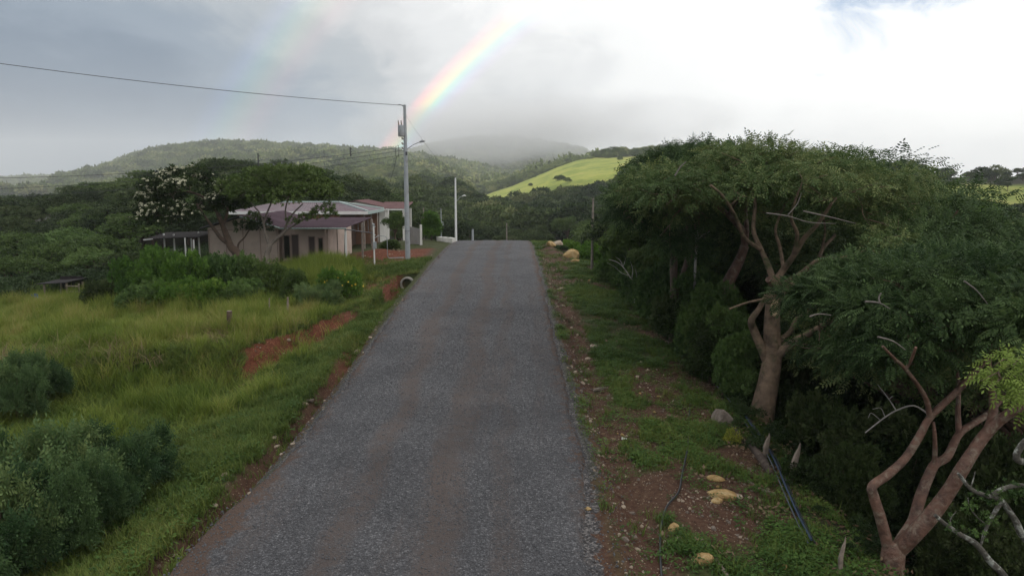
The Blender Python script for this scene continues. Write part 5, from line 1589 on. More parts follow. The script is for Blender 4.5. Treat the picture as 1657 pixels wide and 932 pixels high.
# trees of the right hill with the pasture
hill = [(1385, 272, 285), (1405, 270, 290), (1425, 268, 285), (1446, 272, 275), (1462, 269, 290), (1480, 272, 280), (1500, 275, 285), (1518, 271, 295), (1540, 282, 270), (1400, 288, 250), (1425, 290, 245), (1450, 285, 255), (1470, 296, 240), (1490, 290, 250), (1510, 287, 260),
        (1530, 294, 250), (1550, 297, 245), (1565, 288, 270), (1590, 290, 268), (1610, 291, 265), (1630, 288, 270), (1648, 272, 285), (1665, 270, 285), (1690, 274, 280), (1655, 290, 260), (1480, 312, 220), (1505, 306, 226), (1440, 306, 225), (1410, 310, 220), (1530, 308, 226), (1630, 314, 232), (1460, 318, 205), (1390, 300, 230)]
for k, (px, py, zc) in enumerate(hill):
    t = at(px, py, zc)
    h = float(np.clip(t[2] - Hs(t[0], t[1]), 3.0, 9.0))
    woodland(t[0], t[1], h, 'dark', 'dark tree on the right hill around the green pasture', 'trees of the right hill', 1.35)

# ================================================================== bare twigs, stakes, logs, hoses
def bare(name, px, py, zc, spec, mat, label, r0=.03):
    b = at(px, py, zc); b[2] = Hs(b[0], b[1])
    o = thing(name, b, label, 'dead shrub' if 'twig' in label else 'sapling')
    mb = MB()
    for w_, r in limbs(spec, zc):
        mb.tube(w_, r, 6, res=3)
    mb.build('branch', M[mat], o, True, origin=b)
    return o
bare('bare_shrub', 1027, 478, 31, [([(1027, 490), (1026, 462), (1018, 446), (1008, 432), (998, 424), (985, 420)], .035, .012), ([(1008, 432), (1004, 422), (996, 416)], .015, .006), ([(1022, 452), (1024, 436), (1020, 424)], .016, .006),
                                   ([(1018, 446), (1006, 442), (995, 432), (982, 425)], .014, .005), ([(1026, 462), (1030, 448), (1028, 434)], .012, .005), ([(1008, 432), (1012, 420), (1010, 414)], .012, .004)],
     'pale_twig', 'bare whitish twigs of a dead shrub at the verge edge')
bare('pale_sapling', 1125, 450, 26, [([(1124, 470), (1125, 430), (1127, 395), (1125, 378)], .055, .03), ([(1127, 395), (1135, 382), (1148, 375)], .025, .01), ([(1126, 400), (1130, 385), (1128, 372)], .025, .01)],
     'pale_twig', 'thin whitish sapling trunk left of the red branched tree')
bare('dead_limb', 1440, 690, 14, [([(1400, 700), (1425, 680), (1450, 664), (1478, 656), (1500, 668)], .012, .02), ([(1450, 664), (1440, 648), (1428, 632), (1420, 622)], .014, .006), ([(1438, 646), (1444, 641)], .012, .01), ([(1425, 680), (1410, 668), (1405, 676)], .008, .004),
                                  ([(1432, 674), (1425, 660), (1412, 662)], .008, .004)], 'pale_twig', 'tangle of bare twigs in the dark gap left of the red tree')
HERO4 = [q for q in COL.objects if q.name == 'red_bark_tree'][0]
def dead_twigs(root, base, spec, zc):
    for w_, r in limbs(spec, zc):
        MB().tube(w_, r, 5, res=3).build('dead_twig', M['grey_twig'], root, True, origin=base)
dead_twigs(hero1, B1, [([(1240, 345), (1275, 350), (1310, 360), (1352, 362)], .018, .008), ([(1275, 348), (1290, 330), (1297, 312)], .014, .006), ([(1300, 342), (1345, 352), (1385, 362)], .02, .008),
                       ([(1110, 262), (1100, 272), (1092, 285)], .012, .02)], 16.6)
dead_twigs(hero1, B1, [([(1470, 470), (1495, 448), (1522, 421)], .03, .012), ([(1495, 448), (1500, 438), (1503, 428)], .014, .006)], 15.2)
dead_twigs(HERO4, B4, [([(1400, 488), (1422, 490), (1440, 500)], .02, .008), ([(1424, 491), (1422, 482), (1426, 474)], .016, .012), ([(1310, 512), (1325, 508), (1345, 510)], .016, .007), ([(1420, 545), (1445, 552), (1465, 566)], .018, .008),
                       ([(1560, 455), (1580, 470), (1598, 492)], .016, .006)], 11.6)

def stake(px, yb, yt, zc, wpx, lean, label):
    b = ground_at(px, yb, 6, 40)
    zc = b[1] * CP - (b[2] - CAM_Z) * SP
    t = at(px, yt, zc)
    h = t[2] - b[2]
    w_ = wpx * zc / F_PX
    V = []
    lv = [(-.15, .7), (.15, .95), (.45, 1.0), (.72, .75), (.86, .4), (1.0, .10)]
    for q, s in lv:
        for cx, cy in ((-.5, -.22), (.1, -.3), (.5, -.1), (.45, .25), (-.4, .25)):
            V.append([cx * w_ * s + lean * q * h + .02 * math.sin(q * 9), cy * w_ * s, q * h])
    Fq = [[5 * i + j, 5 * i + (j + 1) % 5, 5 * i + 5 + (j + 1) % 5, 5 * i + 5 + j] for i in range(len(lv) - 1) for j in range(5)]
    o = MB().add(V, Fq).build('jagged_stake', M['dry_wood'], None, loc=b)
    o.rotation_euler = (.05, .08, .4)
    return tag(o, label, 'wood stake')
stake(1279, 780, 713, 17.0, 13, .10, 'jagged splintered grey stake standing beside the pipes')
stake(1357, 930, 862, 12.4, 9, -.01, 'slim splintered stake upright near the bottom right of the verge')
stake(1237, 742, 698, 18.2, 10, .03, 'short broken stake leaning against the pipes by the boulder')
def log(pts, r, mat, label, name='log'):
    P = [ground_at(px, py, 6, 40) + np.array([0, 0, r[0] * .6]) for px, py in pts]
    o = MB().tube(P, r, 9, res=3).build(name, M[mat], None, True, loc=P[0], origin=P[0])
    return tag(o, label, 'log')
log([(1212, 722), (1232, 745), (1248, 772)], [.085, .11, .07], 'bark_dark', 'dark rotting log lying beside the boulder and pipes')
log([(1136, 876), (1155, 903), (1180, 940)], [.035, .04, .04], 'dry_wood', 'thin dry stick on the red soil near the bottom edge', 'stick')
log([(1210, 780), (1232, 793), (1256, 802)], [.03, .035, .03], 'dry_wood', 'pale dry stick lying across weeds below the log', 'stick')
log([(1168, 655), (1190, 700), (1212, 722)], [.05, .065, .05], 'bark_dark', 'dark root log along the verge edge behind the boulder')
log([(1180, 940), (1150, 880), (1136, 876)], [.02, .02, .02], 'bark_brown', 'second thin dark stick beside the dry stick at the bottom', 'stick') if False else None

def hose(pts, r, mat, label, lift=.03, name='hose'):
    P = [ground_at(px, py, 6, 60) + np.array([0, 0, r + lift + (q[0] if (q := e) else 0)]) for px, py, *e in pts]
    o = MB().tube(P, [r] * len(P), 8, res=5).build(name, M[mat], None, True, loc=P[0], origin=P[0])
    return tag(o, label, 'hose')
hose([(1117, 655), (1114, 690), (1113, 725), (1104, 770), (1098, 800), (1080, 822), (1071, 850), (1068, 885), (1070, 932), (1074, 975)], .020, 'pipe_black', 'thin dark hose lying along the verge down to the bottom edge')
pl = [(1105, 556), (1135, 590), (1165, 628), (1188, 655), (1210, 688), (1233, 720), (1252, 752), (1270, 795), (1285, 830), (1298, 858), (1312, 885)]
hose(pl, .022, 'pipe_blue', 'blue pipe running down the verge edge past the jagged stake', .12)
hose([(x + 6, y + 3) for x, y in pl[3:]], .018, 'pipe_black', 'black pipe beside the blue pipe at the verge edge', .10)
hose([(x - 5, y + 2) for x, y in pl[2:]], .014, 'pipe_grey', 'grey pipe at the roadward side of the blue pipe', .09)

# ================================================================== rocks
def rock_mesh(name, seed, mat, flat=.6, sharp=.35, sub=2):
    g = np.random.default_rng(seed)
    import bmesh
    bm = bmesh.new()
    bmesh.ops.create_icosphere(bm, subdivisions=sub, radius=.5)
    V = np.array([v.co[:] for v in bm.verts])
    Fq = np.array([[v.index for v in f.verts] for f in bm.faces])
    bm.free()
    for k in range(9):         # planes knock flat faces onto it
        d = g.normal(size=3); d /= np.linalg.norm(d)
        h = .5 * (.55 + .35 * g.random())
        q = V @ d
        V = V - d * np.maximum(q - h, 0)[:, None] * .9
    V += g.normal(0, .012, V.shape)
    V *= np.array([1, .7 + .3 * g.random(), flat])
    return mesh_np(name, V, Fq, M[mat], smooth=False)
RK = {m_: [rock_mesh('rock', 300 + 10 * i + k, m_, (.5, .65, .8)[k % 3]) for k in range(4)] for i, m_ in enumerate(('rock_grey', 'rock_yellow', 'rock_pale'))}
def rock(px, py, wpx, mat, label, group=None, hfac=1.0, rz=None, name='rock', idx=None, sink=.22, asp=1.0):
    p = ground_at(px, py, 5, 90)
    zc = p[1] * CP - (p[2] - CAM_Z) * SP
    s = wpx * zc / F_PX
    k = rng.integers(4) if idx is None else idx
    o = link(name, RK[mat][k], None, (p[0], p[1], p[2] + s * hfac * (.25 - sink) + .02))
    o.scale = (s, s * asp, s * hfac)
    o.rotation_euler = (rng.normal(0, .15), rng.normal(0, .15), rng.random() * 6.28 if rz is None else rz)
    return tag(o, label, 'rock', group)
for a_ in [
    (1167, 684, 46, 'rock_grey', 'large grey brown boulder at the edge by the scarred trunk', None, 1.35, .2, 'boulder'),
    (1158, 777, 32, 'rock_yellow', 'flat yellow rock above the long yellow slab', None, .7, 0, 'rock'),
    (1170, 806, 58, 'rock_yellow', 'long yellow slab tilted on the red soil', None, .55, -.35, 'rock'),
    (1160, 813, 22, 'rock_yellow', 'small yellow rock tucked under the long yellow slab', None, .7, .4, 'rock'),
    (1196, 806, 18, 'rock_pale', 'pale brown stone right of the long yellow slab', None, .8, .4, 'stone'),
    (1090, 858, 22, 'rock_yellow', 'pointed yellow rock standing beside the dark hose', None, 1.5, .5, 'rock'),
    (1104, 873, 26, 'rock_pale', 'pale flat stone below the pointed yellow rock', None, .6, 0, 'stone'),
    (1136, 910, 40, 'rock_yellow', 'half buried yellow rock near the bottom edge', None, .8, .1, 'rock'),
    (951, 826, 13, 'rock_yellow', 'small yellow stone at the right road edge', None, 1, .1, 'stone'),
    (970, 631, 26, 'rock_grey', 'flat grey stone beside the right road edge, left of a pair', None, .5, .3, 'stone'),
    (1006, 620, 22, 'rock_grey', 'flat grey stone on the right verge, right of a pair', None, .5, -.2, 'stone'),
    (962, 562, 16, 'rock_pale', 'pale stone at the right road edge, upper of two', None, .9, .3, 'stone'),
    (952, 582, 13, 'rock_pale', 'pale stone at the right road edge, lower of two', None, .9, .3, 'stone'),
    (1074, 545, 9, 'rock_yellow', 'small brown stone at the far verge edge', None, 1.1, .3, 'stone'),
    (1080, 556, 12, 'rock_grey', 'brown grey stone at the verge edge under the shrubs', None, 1, .3, 'stone'),
    (1134, 737, 12, 'rock_grey', 'small round grey stone in the weeds', None, .9, .3, 'stone'),
    (955, 456, 9, 'rock_yellow', 'small bright yellow rock on the verge below the weathered pole', None, 1.4, .3, 'rock'),
    (921, 417, 38, 'rock_yellow', 'large yellow rock on the right shoulder near the crest', None, 1.1, -.5, 'rock'),
    (884, 392, 32, 'rock_yellow', 'yellow rock at the top of the crest shoulder', None, 1.0, -.4, 'rock'),
    (900, 399, 28, 'rock_pale', 'pale rock between the two yellow crest rocks', None, 1.0, -.4, 'rock'),
    (893, 398, 20, 'rock_yellow', 'small yellow rock at the foot of the crest rocks', None, .9, .4, 'rock'),
    (912, 407, 22, 'rock_pale', 'pale rock just above the large yellow shoulder rock', None, .9, .2, 'rock'),
    (931, 424, 18, 'rock_yellow', 'yellow rock just below the large yellow shoulder rock', None, .9, .9, 'rock'),
    (907, 469, 18, 'rock_pale', 'flat pale stone at the right road edge below the crest', None, .4, 0, 'stone'),
    (500, 650, 22, 'rock_grey', 'flat grey stone beside the left ditch', None, .55, .1, 'stone'),
    (492, 655, 15, 'rock_pale', 'cream stone touching the flat grey stone by the left ditch', None, .6, .1, 'stone'),
    (579, 573, 15, 'rock_pale', 'pale upright stone at the left road edge below the red cut', None, 1.3, 1.2, 'stone'),
    (364, 770, 13, 'rock_pale', 'round pinkish stone above the left ditch', None, 1, .2, 'stone'),
    (345, 792, 13, 'rock_pale', 'cream stone on the lip of the left ditch', None, .8, .2, 'stone'),
    (443, 709, 12, 'rock_pale', 'pinkish stone high on the lip of the left ditch', None, .9, .2, 'stone'),
    (447, 725, 18, 'rock_pale', 'flat cream stone inside the left ditch', None, .5, .9, 'stone'),
    (347, 820, 14, 'rock_pale', 'pale stone lying in the dark bottom of the left ditch', None, .7, .2, 'stone'),
    (300, 836, 16, 'rock_pale', 'brown round stone buried in the ditch bank', None, .9, .2, 'stone'),
    (256, 828, 16, 'rock_grey', 'grey stone in the short grass left of the ditch', None, .8, .2, 'stone'),
    (273, 823, 12, 'rock_pale', 'tan stone right of the grey stone in short grass', None, .7, .2, 'stone'),
    (58, 888, 18, 'rock_pale', 'rusty brown stone in the grass at the lower left', None, .9, .2, 'stone'),
    (25, 892, 22, 'rock_grey', 'dull brown stone at the lower left corner', None, .7, .2, 'stone'),
    (283, 900, 12, 'rock_pale', 'small cream stone at the gravel edge, bottom left', None, .6, .2, 'stone'),
    (427, 622, 11, 'rock_pale', 'small pale stone below the red cut in the bank', None, .8, .2, 'stone'),
    (467, 552, 8, 'rock_pale', 'small tan stone in the face of the red cut', None, 1, .2, 'stone'),
    (614, 523, 7, 'rock_grey', 'small grey stone by the road left of the culvert side', None, 1, .2, 'stone'),
    (600, 547, 8, 'rock_pale', 'small pale stone in the gully by the left road edge', None, 1, .2, 'stone'),
]:
    rock(*a_, asp=.42 if 'slab' in a_[4] and 'long yellow slab tilted' in a_[4] else (.6 if 'flat' in a_[4] else 1.0), idx=1 if 'boulder' in a_[4] else None)
# small loose stones: nothing tells them apart
def loose(n, fx, grp, lab, smin, smax, mats):
    k = 0
    while k < n:
        x, y = fx()
        a_, b_, zc = to_px(np.array([[x, y, Hs(x, y)]]))
        if not (-20 < a_[0] < 1660 and b_[0] < 960): continue
        s = smin + (smax - smin) * rng.random() ** 2
        o = link('loose_stone', RK[mats[rng.integers(len(mats))]][rng.integers(4)], None, (x, y, Hs(x, y) + s * .08))
        o.scale = (s, s, s * (.7 + .5 * rng.random()))
        o.rotation_euler = (rng.normal(0, .3), rng.normal(0, .3), rng.random() * 6.28)
        tag(o, lab, 'stone', grp)
        k += 1
loose(55, lambda: (-5.5 + rng.normal(0, .38), 9 + 25 * rng.random()), 'loose stones of the left ditch', 'small loose stone lying along the left ditch', .05, .17, ('rock_pale', 'rock_grey'))
loose(120, lambda: (1.9 + abs(rng.normal(0, .35)), 9 + 40 * rng.random() ** 1.2), 'loose stones at the right road edge', 'small loose stone of the strip at the right road edge', .05, .18, ('rock_pale', 'rock_grey', 'rock_pale'))
loose(75, lambda: (2.6 + 3.6 * rng.random(), 9 + 20 * rng.random()), 'loose stones on the right verge', 'small loose stone on the weedy right verge', .05, .17, ('rock_pale', 'rock_yellow', 'rock_grey'))
loose(22, lambda: (-8.6 + rng.normal(0, 1.3), 25.5 + rng.normal(0, 1.5)), 'stones of the red cut', 'small stone in the red cut of the left bank', .06, .16, ('rock_pale',))
loose(26, lambda: (-8.5 + rng.normal(0, 1.3), 47.5 + rng.normal(0, 1.6)), 'stones of the red yard', 'small stone on the red soil round the utility pole', .08, .22, ('rock_pale', 'rock_pale'))
# litter scrap
p = ground_at(1010, 712, 8, 40)
o = MB().add([(-.07, -.04, .03), (.05, -.05, .05), (.08, .05, .02), (-.05, .06, .06), (-.07, -.04, .026), (.05, -.05, .046), (.08, .05, .016), (-.05, .06, .056)],
             [[0, 1, 2, 3], [7, 6, 5, 4], [0, 4, 5, 1], [1, 5, 6, 2], [2, 6, 7, 3], [3, 7, 4, 0]]).build('paper_scrap', M['white_paint'], None, loc=p)
tag(o, 'small white scrap of litter on the weedy verge', 'litter')

# ================================================================== grass, weeds, gravel, far forest (nobody could count these)
def patch_points(x0, x1, y0, y1, dens):
    n = int((x1 - x0) * (y1 - y0) * dens)
    return rng.uniform(x0, x1, n), rng.uniform(y0, y1, n)
TALL = source_collection('tall_grass_source', [('tuft', mesh_np('tuft', *(lambda b: (b[0], b[1]))(blades(16, .85, .16, .45, .022, 400 + k)), M['grass_tall'])) for k in range(4)])
SHORT = source_collection('short_grass_source', [('tuft', mesh_np('tuft', *blades(16, .17, .11, .6, .014, 420 + k, 2), M['grass_short'])) for k in range(4)])
DRY = source_collection('dry_grass_source', [('tuft', mesh_np('tuft', *blades(14, .55, .16, 1.3, .016, 440 + k), M['dead_grass'])) for k in range(3)])
def weed_mesh(seed):
    g = np.random.default_rng(seed)
    V = []
    for k in range(14):
        a = k * 2.4 + g.random() * .5
        r = .05 + .12 * g.random()
        V += leaf((r * math.cos(a) * .5, r * math.sin(a) * .5, .03 + .10 * g.random()), (math.cos(a), math.sin(a), .35 * g.normal()), (0, 0, 1), .06 + .03 * g.random(), .017)
    V = np.array(V)
    return mesh_np('weed', V, np.arange(len(V)).reshape(-1, 4), M['weed_inst'])
WEED = source_collection('low_weed_source', [('weed', weed_mesh(460 + k)) for k in range(4)])

# tall field grass
x, y = patch_points(-46, -6.0, 13.5, 47.5, 24)
n1_ = fbm(x, y, .35, 4); n2_ = fbm(x + 77, y + 31, 1.1, 3)
sm = soil_mask(x, y)
uu = -4.92 - x
fld = sst(1.6, 3.6, uu - 2.6 * sst(22, 17, y)) * sst(47, 45, y + .08 * (x + 20))
near_bare = sst(11.5, 16.0, y + .38 * (x + 9))
keep = (rng.random(len(x)) < fld * (1 - .9 * sm) * near_bare * (.45 + .9 * n2_)) & ~((x > -12.8) & (y > 41.5))
keep &= ~((x > -23) & (y > 44))
x, y, n1_, n2_ = x[keep], y[keep], n1_[keep], n2_[keep]
z = H(x, y)
v = in_view(x, y, z)
x, y, z, n1_, n2_ = x[v], y[v], z[v], n1_[v], n2_[v]
up_f = sst(22, 30, y)
hgt = (.30 + .55 * n1_ + .75 * sst(.35, .7, fbm(x + 11, y + 3, .9, 3))) * (.72 + .28 * up_f) * (.6 + .4 * sst(5, 9, -x)) * (1 - .6 * sst(29, 33, y) * sst(-10.5, -8.5, x))
tint = .22 + .28 * up_f + 1.5 * (n2_ - .5) + .6 * (fbm(x + 5, y, .15, 2) - .5) + rng.normal(0, .16, len(x))
scatter('tall_grass', np.stack([x, y, z], 1), rng.random(len(x)) * 6.28, np.stack([.9 + .3 * rng.random(len(x)), .9 + .3 * rng.random(len(x)), hgt], 1), tint, TALL, 4,
        'tall yellow green grass covering the field on the left', 'grass', .10)
# mound grass before the house
x, y = patch_points(-15.5, -8.3, 35.0, 43.8, 26)
keep = (np.hypot((x + 11.8) / 3.3, (y - 39.5) / 4.3) < 1.0) & (soil_mask(x, y) < .5)
x, y = x[keep], y[keep]; z = H(x, y)
scatter('mound_grass', np.stack([x, y, z], 1), rng.random(len(x)) * 6.28, np.stack([np.full(len(x), 1.2), np.full(len(x), 1.2), .9 + 1.1 * fbm(x, y, .6, 3)], 1), .25 + .8 * (fbm(x, y, .9, 3) - .3) + rng.normal(0, .14, len(x)), TALL, 4,
        'high overgrown grass on the mound before the carport', 'grass', .12)
# dry bent stalks along the bank edge
x, y = patch_points(-30, -8.5, 21, 30, 5)
n1_ = fbm(x + 33, y + 8, .5, 3)
keep = (rng.random(len(x)) < sst(.50, .66, n1_) * sst(3.6, 1.0, np.abs(y - 25.5))) & (soil_mask(x, y) < .6)
x, y = x[keep], y[keep]; z = H(x, y)
scatter('dry_stalks', np.stack([x, y, z + .05], 1), rng.random(len(x)) * 6.28, .8 + .9 * rng.random(len(x)), rng.random(len(x)), DRY, 3, 'dry bent stalks along the edge of the left bank', 'dry grass', .35)
# short verge grass and weeds, left and right
def verge(name, x0, x1, y0, y1, dens, coll, label, cat, smin, smax, left, thr, tb):
    x, y = patch_points(x0, x1, y0, y1, dens)
    sm = soil_mask(x, y)
    n2_ = fbm(x + 13, y + 57, 1.3, 4); n1_ = fbm(x + 60, y + 2, .5, 3)
    d = np.clip(sst(thr, thr + (.22 if left else .36), n2_ * .6 + n1_ * .4) + (.35 if left else .0), 0, 1) * (1 - .93 * sm)
    d *= np.where(left, sst(.35, .9, -4.92 - x), sst(-.15, .55, x - 1.6))
    if not left:
        d *= .30 + .70 * sst(5.9, 4.6, x - .05 * np.maximum(y - 12, 0))
    keep = rng.random(len(x)) < d
    x, y, n1_, n2_ = x[keep], y[keep], n1_[keep], n2_[keep]
    z = H(x, y)
    v = in_view(x, y, z, 120)
    x, y, z, n1_, n2_ = x[v], y[v], z[v], n1_[v], n2_[v]
    scatter(name, np.stack([x, y, z - .01], 1), rng.random(len(x)) * 6.28, (smin + (smax - smin) * rng.random(len(x))) * (.6 + .8 * n2_), tb + 1.0 * (n1_ - .5) + rng.normal(0, .18, len(x)), coll, 4, label, cat, .15)
verge('verge_grass', -16, -5.2, 8, 47, 170, SHORT, 'short bright grass on the verge left of the road', 'grass', .7, 1.7, True, .36, .45)
verge('verge_weeds', -16, -5.2, 8, 44, 60, WEED, 'low leafy weeds on the verge left of the road', 'weeds', .6, 1.4, True, .42, .45)
verge('shoulder_grass', 1.7, 8.6, 8, 66, 120, SHORT, 'short grass patches on the verge right of the road', 'grass', .6, 1.4, False, .31, .38)
verge('shoulder_weeds', 1.7, 8.8, 8, 62, 240, WEED, 'low leafy weeds in patches on the right verge', 'weeds', .45, 1.15, False, .27, .45)
def under_mesh(seed):
    g = np.random.default_rng(seed)
    L = [(np.array([g.normal(0, .25), g.normal(0, .25), .25 + .3 * g.random()]), np.array([.32, .32, .28])) for _ in range(6)]
    return crown_mesh('clump', L, 260, BR5, .16, M['under_inst'], seed, low=-.2)
M['under_inst'] = leafmat('undergrowth_leaf', (.012, .026, .009), (.038, .064, .019), .2, inst=True, third=(.06, .09, .03))
UNDER = source_collection('undergrowth_source', [('clump', under_mesh(480 + k)) for k in range(4)])
# undergrowth on the floor of the ravine
x, y = patch_points(5.9, 34, 6, 62, 1.7)
z = H(x, y); v = in_view(x, y, z)
x, y, z = x[v], y[v], z[v]
scatter('undergrowth', np.stack([x, y, z], 1), rng.random(len(x)) * 6.28, (.7 + .9 * rng.random(len(x))) * (.30 + .70 * sst(6.2, 8.5, x)), .1 + .7 * rng.random(len(x)), UNDER, 4, 'dark leafy undergrowth on the floor of the ravine', 'undergrowth', .2)
x, y = patch_points(-46, -22, 44, 80, 1.0)
z = H(x, y); v = in_view(x, y, z) & (x + .25 * (y - 45) < -22)
x, y, z = x[v], y[v], z[v]
scatter('wood_undergrowth', np.stack([x, y, z], 1), rng.random(len(x)) * 6.28, 1.0 + 1.2 * rng.random(len(x)), .2 + .7 * rng.random(len(x)), UNDER, 4, 'leafy undergrowth at the foot of the left wood', 'undergrowth', .2)
def litter_mesh(seed):
    g = np.random.default_rng(seed)
    V = []
    for k in range(10):
        a = g.random() * 6.28
        V += leaf((g.normal(0, .14), g.normal(0, .14), .01 + .02 * g.random()), (math.cos(a), math.sin(a), g.normal(0, .2)), (g.normal(0, .3), g.normal(0, .3), 1), .10, .028, droop=-.1)
    V = np.array(V)
    return mesh_np('litter', V, np.arange(len(V)).reshape(-1, 4), M['litter'])
M['litter'] = leafmat('dead_leaf', (.050, .030, .019), (.125, .080, .047), .1, inst=True, third=(.21, .155, .10))
LIT = source_collection('leaf_litter_source', [('litter', litter_mesh(470 + k)) for k in range(3)])
x, y = patch_points(2.0, 12, 7, 30, 16)
keep = rng.random(len(x)) < .10 + .9 * sst(4.2, 6.2, x) * (.4 + fbm(x, y, .8, 2))
x, y = x[keep], y[keep]
scatter('leaf_litter', np.stack([x, y, H(x, y)], 1), rng.random(len(x)) * 6.28, .6 + .9 * rng.random(len(x)), rng.random(len(x)), LIT, 3, 'fallen dead leaves strewn under the right trees', 'leaf litter', .15)
# loose gravel on the road and its edges
def stone_src(seed):
    me = rock_mesh('pebble', seed, 'gravel', .7, sub=1)
    return me
GRAV = source_collection('gravel_source', [('pebble', stone_src(500 + k)) for k in range(4)])
n = 110000
y = 8.2 + 30 * rng.random(n) ** 1.6
x = rng.uniform(-6.4, 2.9, n)
a_, b_ = road_l(y), road_r(y)
ok = (x > a_ - .9 * rng.random(n) ** 2.2) & (x < b_ + 1.0 * rng.random(n) ** 2.2) & (rng.random(n) < sst(38, 20, y) * .9 + .1)
ok &= rng.random(n) < (.35 + .65 * sst(.35, .6, fbm(x, y, .8, 3))) * (1 - .6 * np.exp(-((x + 2.9) / .4) ** 2) - .6 * np.exp(-((x + 1.25) / .4) ** 2))
x, y, a_, b_ = x[ok], y[ok], a_[ok], b_[ok]
s_ = np.clip((x - a_) / (b_ - a_), 0, 1)
z = np.where((x > a_) & (x < b_), road_z(y) + .012 + .05 * (1 - ((s_ - .5) * 2) ** 2) - .03 * (np.exp(-((x + 2.9) / .35) ** 2) + np.exp(-((x + 1.25) / .35) ** 2)) + .028 * (fbm(x, y, 1.7, 3) - .5), H(x, y))
scatter('gravel', np.stack([x, y, z + .003], 1), rng.random(len(x)) * 6.28, .022 + .038 * rng.random(len(x)) ** 2, rng.random(len(x)), GRAV, 4, 'loose grey gravel stones lying on the road', 'gravel', .6)
n = 26000
y = 8.2 + 40 * rng.random(n) ** 1.5
x = np.where(rng.random(n) < .3, rng.uniform(-10, -5, n), rng.uniform(1.7, 6.5, n))
ok = rng.random(n) < soil_mask(x, y) * (.25 + sst(.45, .65, fbm(x, y, 1.1, 3)))
x, y = x[ok], y[ok]
PEB = source_collection('pebble_source', [('pebble', rock_mesh('pebble', 520 + k, ('rock_dirt', 'rock_dirt', 'rock_grey', 'rock_pale')[k], .7, sub=1)) for k in range(4)])
scatter('pebbles', np.stack([x, y, H(x, y) + .004], 1), rng.random(len(x)) * 6.28, .022 + .085 * rng.random(len(x)) ** 4, rng.random(len(x)), PEB, 4, 'pale pebbles strewn over the bare soil of both verges', 'pebbles', .6)
# far forest on the hills
def far_crown(seed, n=230, lf=.24):
    g = np.random.default_rng(seed)
    L = dome_lobes((0, 0, .35), (.55, .55, .42), 10, .26, g, zmin=-.2)
    L.append((np.array([0, 0, .3]), np.array([.45, .45, .35])))
    return crown_mesh('far_crown', L, n, BR4, lf, M['forest'], seed, low=-.3, shell=.35)
FORN = source_collection('forest_source', [('far_crown', far_crown(620 + k, 1100, .10)) for k in range(5)])
FOR = source_collection('far_forest_source', [('far_crown', far_crown(600 + k)) for k in range(5)])
def forest(name, d0, d1, p0, p1, sp, smin, smax, label, tb, prob=1.0):
    Pn = int((d1 - d0) * ((p1 - p0) / F_PX * (d0 + d1) / 2) / sp ** 2)
    t_ = rng.uniform(p0, p1, Pn)
    yy = np.sqrt(rng.uniform(d0 ** 2, d1 ** 2, Pn))
    xx = (t_ - 828.5) / F_PX * yy
    zz_ = H(xx, yy)
    pm_ = pasture_mask(xx, yy)
    keep = rng.random(Pn) < (1 - .975 * pm_) * prob
    if d0 > 700:       # the sides turned away are not seen
        keep &= (H(xx, yy - 20) - zz_) < 12
    xx, yy, zz_ = xx[keep], yy[keep], zz_[keep]
    s = smin + (smax - smin) * rng.random(len(xx)) ** 1.4
    s = s * np.where(pm_[keep] > .4, .2 + .35 * rng.random(len(xx)), 1)
    nn_ = fbm(xx, yy, .02, 3)
    scatter(name, np.stack([xx, yy, zz_ - .1 * s], 1), rng.random(len(xx)) * 6.28, np.stack([s, s, s * (.75 + .35 * rng.random(len(xx)))], 1), tb + .9 * (nn_ - .5) + rng.normal(0, .3, len(xx)), FORN if d1 < 950 else FOR, 5, label, 'forest', .05)
forest('valley_forest', 150, 330, 480, 1120, 6.0, 5, 10, 'mixed green forest filling the valley before the far hills', .25)
forest('slope_forest', 290, 640, 690, 1480, 6.5, 5, 10.5, 'forest and scrub around the sunlit grassy slope', .40)
forest('hill_forest', 420, 900, 400, 860, 8.5, 8, 13, 'forest covering the middle hill behind the utility pole', .42)
forest('far_forest', 700, 1360, -120, 960, 12.0, 11, 18, 'hazy forest covering the far hills', .45)
forest('ridge_forest', 1360, 2050, -150, 340, 19.0, 15, 24, 'faint forest on the distant bluish ridge', .4)
forest('cloud_forest', 1150, 1920, 590, 1000, 14.0, 12, 20, 'pale forest of the hill fading into cloud', .45)
forest('pasture_scrub', 200, 300, 1330, 1800, 9.0, 3, 7, 'scrub along the right hill and its pasture', .2, .45)

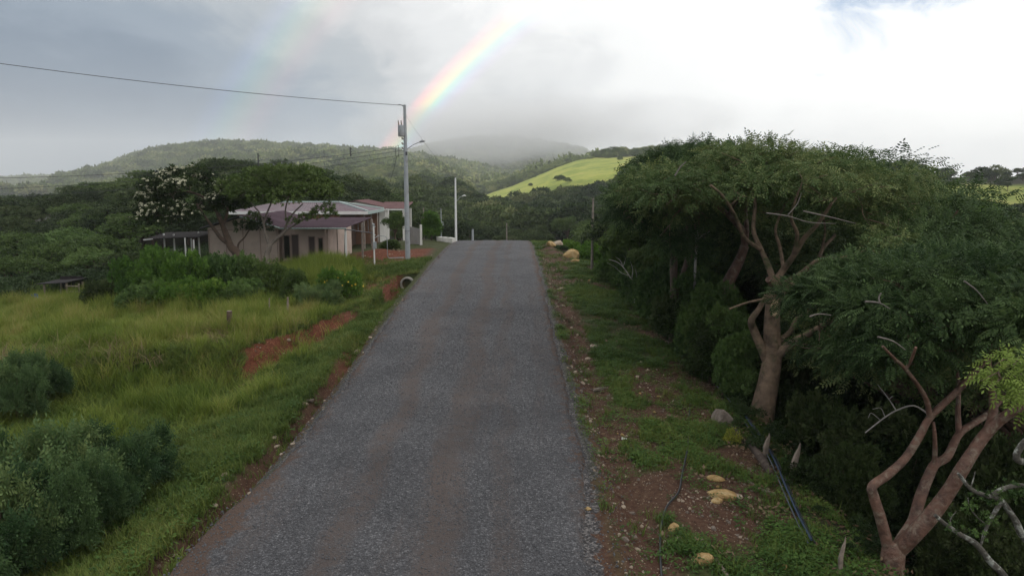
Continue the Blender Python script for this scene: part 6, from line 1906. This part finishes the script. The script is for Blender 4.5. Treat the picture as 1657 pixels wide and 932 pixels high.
# ================================================================== clouds that shade the foreground, and the air
def cloud(c, size, seed, label):
    import bmesh
    bm = bmesh.new()
    bmesh.ops.create_icosphere(bm, subdivisions=5, radius=1)
    V = np.array([v.co[:] for v in bm.verts]); Fq = np.array([[v.index for v in f.verts] for f in bm.faces])
    bm.free()
    d = fbm(V[:, 0] * 2 + 30 + seed, V[:, 1] * 2 + V[:, 2] * 1.3 + 30, 1.3, 5)
    V = V * (.72 + .55 * d)[:, None]
    V[:, 2] = np.where(V[:, 2] < 0, V[:, 2] * .45, V[:, 2])
    o = link('cloud', mesh_np('cloud', V * np.array(size), Fq, M['cloud'], smooth=True), None, c)
    return tag(o, label, 'cloud', kind='stuff')
hgt_c = 520.0
off = np.array([TO_SUN.x, TO_SUN.y]) / TO_SUN.z * hgt_c
def cloud_over(x, y, sx, sy, sz, seed, label):
    cloud((x + off[0], y + off[1], hgt_c), (sx, sy, sz), seed, label)
cloud_over(0, 90, 430, 340, 60, 1, 'broad low cloud shading the road, houses and near woods')
def mist_mat():
    m, t, out = new_mat('mist_volume')
    tco = t.node('ShaderNodeTexCoord')
    P = tco.outputs['Object']
    r = t.node('ShaderNodeVectorMath', {0: t.node('ShaderNodeMapping', {'Vector': P, 'Scale': (1 / 370, 1 / 200, 1 / 74)}).outputs[0]}, operation='LENGTH').outputs['Value']
    n = t.noise(t.node('ShaderNodeMapping', {'Vector': P, 'Scale': (.0045, .0045, .011)}).outputs[0], 1.0, 4, .55, .5).outputs[0]
    d = t.math('SUBTRACT', t.math('ADD', t.math('SUBTRACT', 1.0, r), t.math('MULTIPLY', t.math('SUBTRACT', n, .5), 1.3)), .12, clamp=True)
    v = t.node('ShaderNodeVolumePrincipled', {'Color': (.96, .97, 1.0, 1), 'Anisotropy': .3, 'Density': t.math('MULTIPLY', d, .019)})
    t.link(v.outputs[0], out.inputs['Volume'])
    return m
M['mist'] = mist_mat()
SC.cycles.volume_step_rate = 2.0
SC.cycles.volume_max_steps = 96
mc = at(845, 204, 1250)
o = link('mist', MB().box((0, 0, 0), (1060, 420, 164)).mesh('mist', M['mist']), None, mc)
tag(o, 'low mist bank veiling the tops of the far hills', 'mist', kind='stuff')
build_haze()
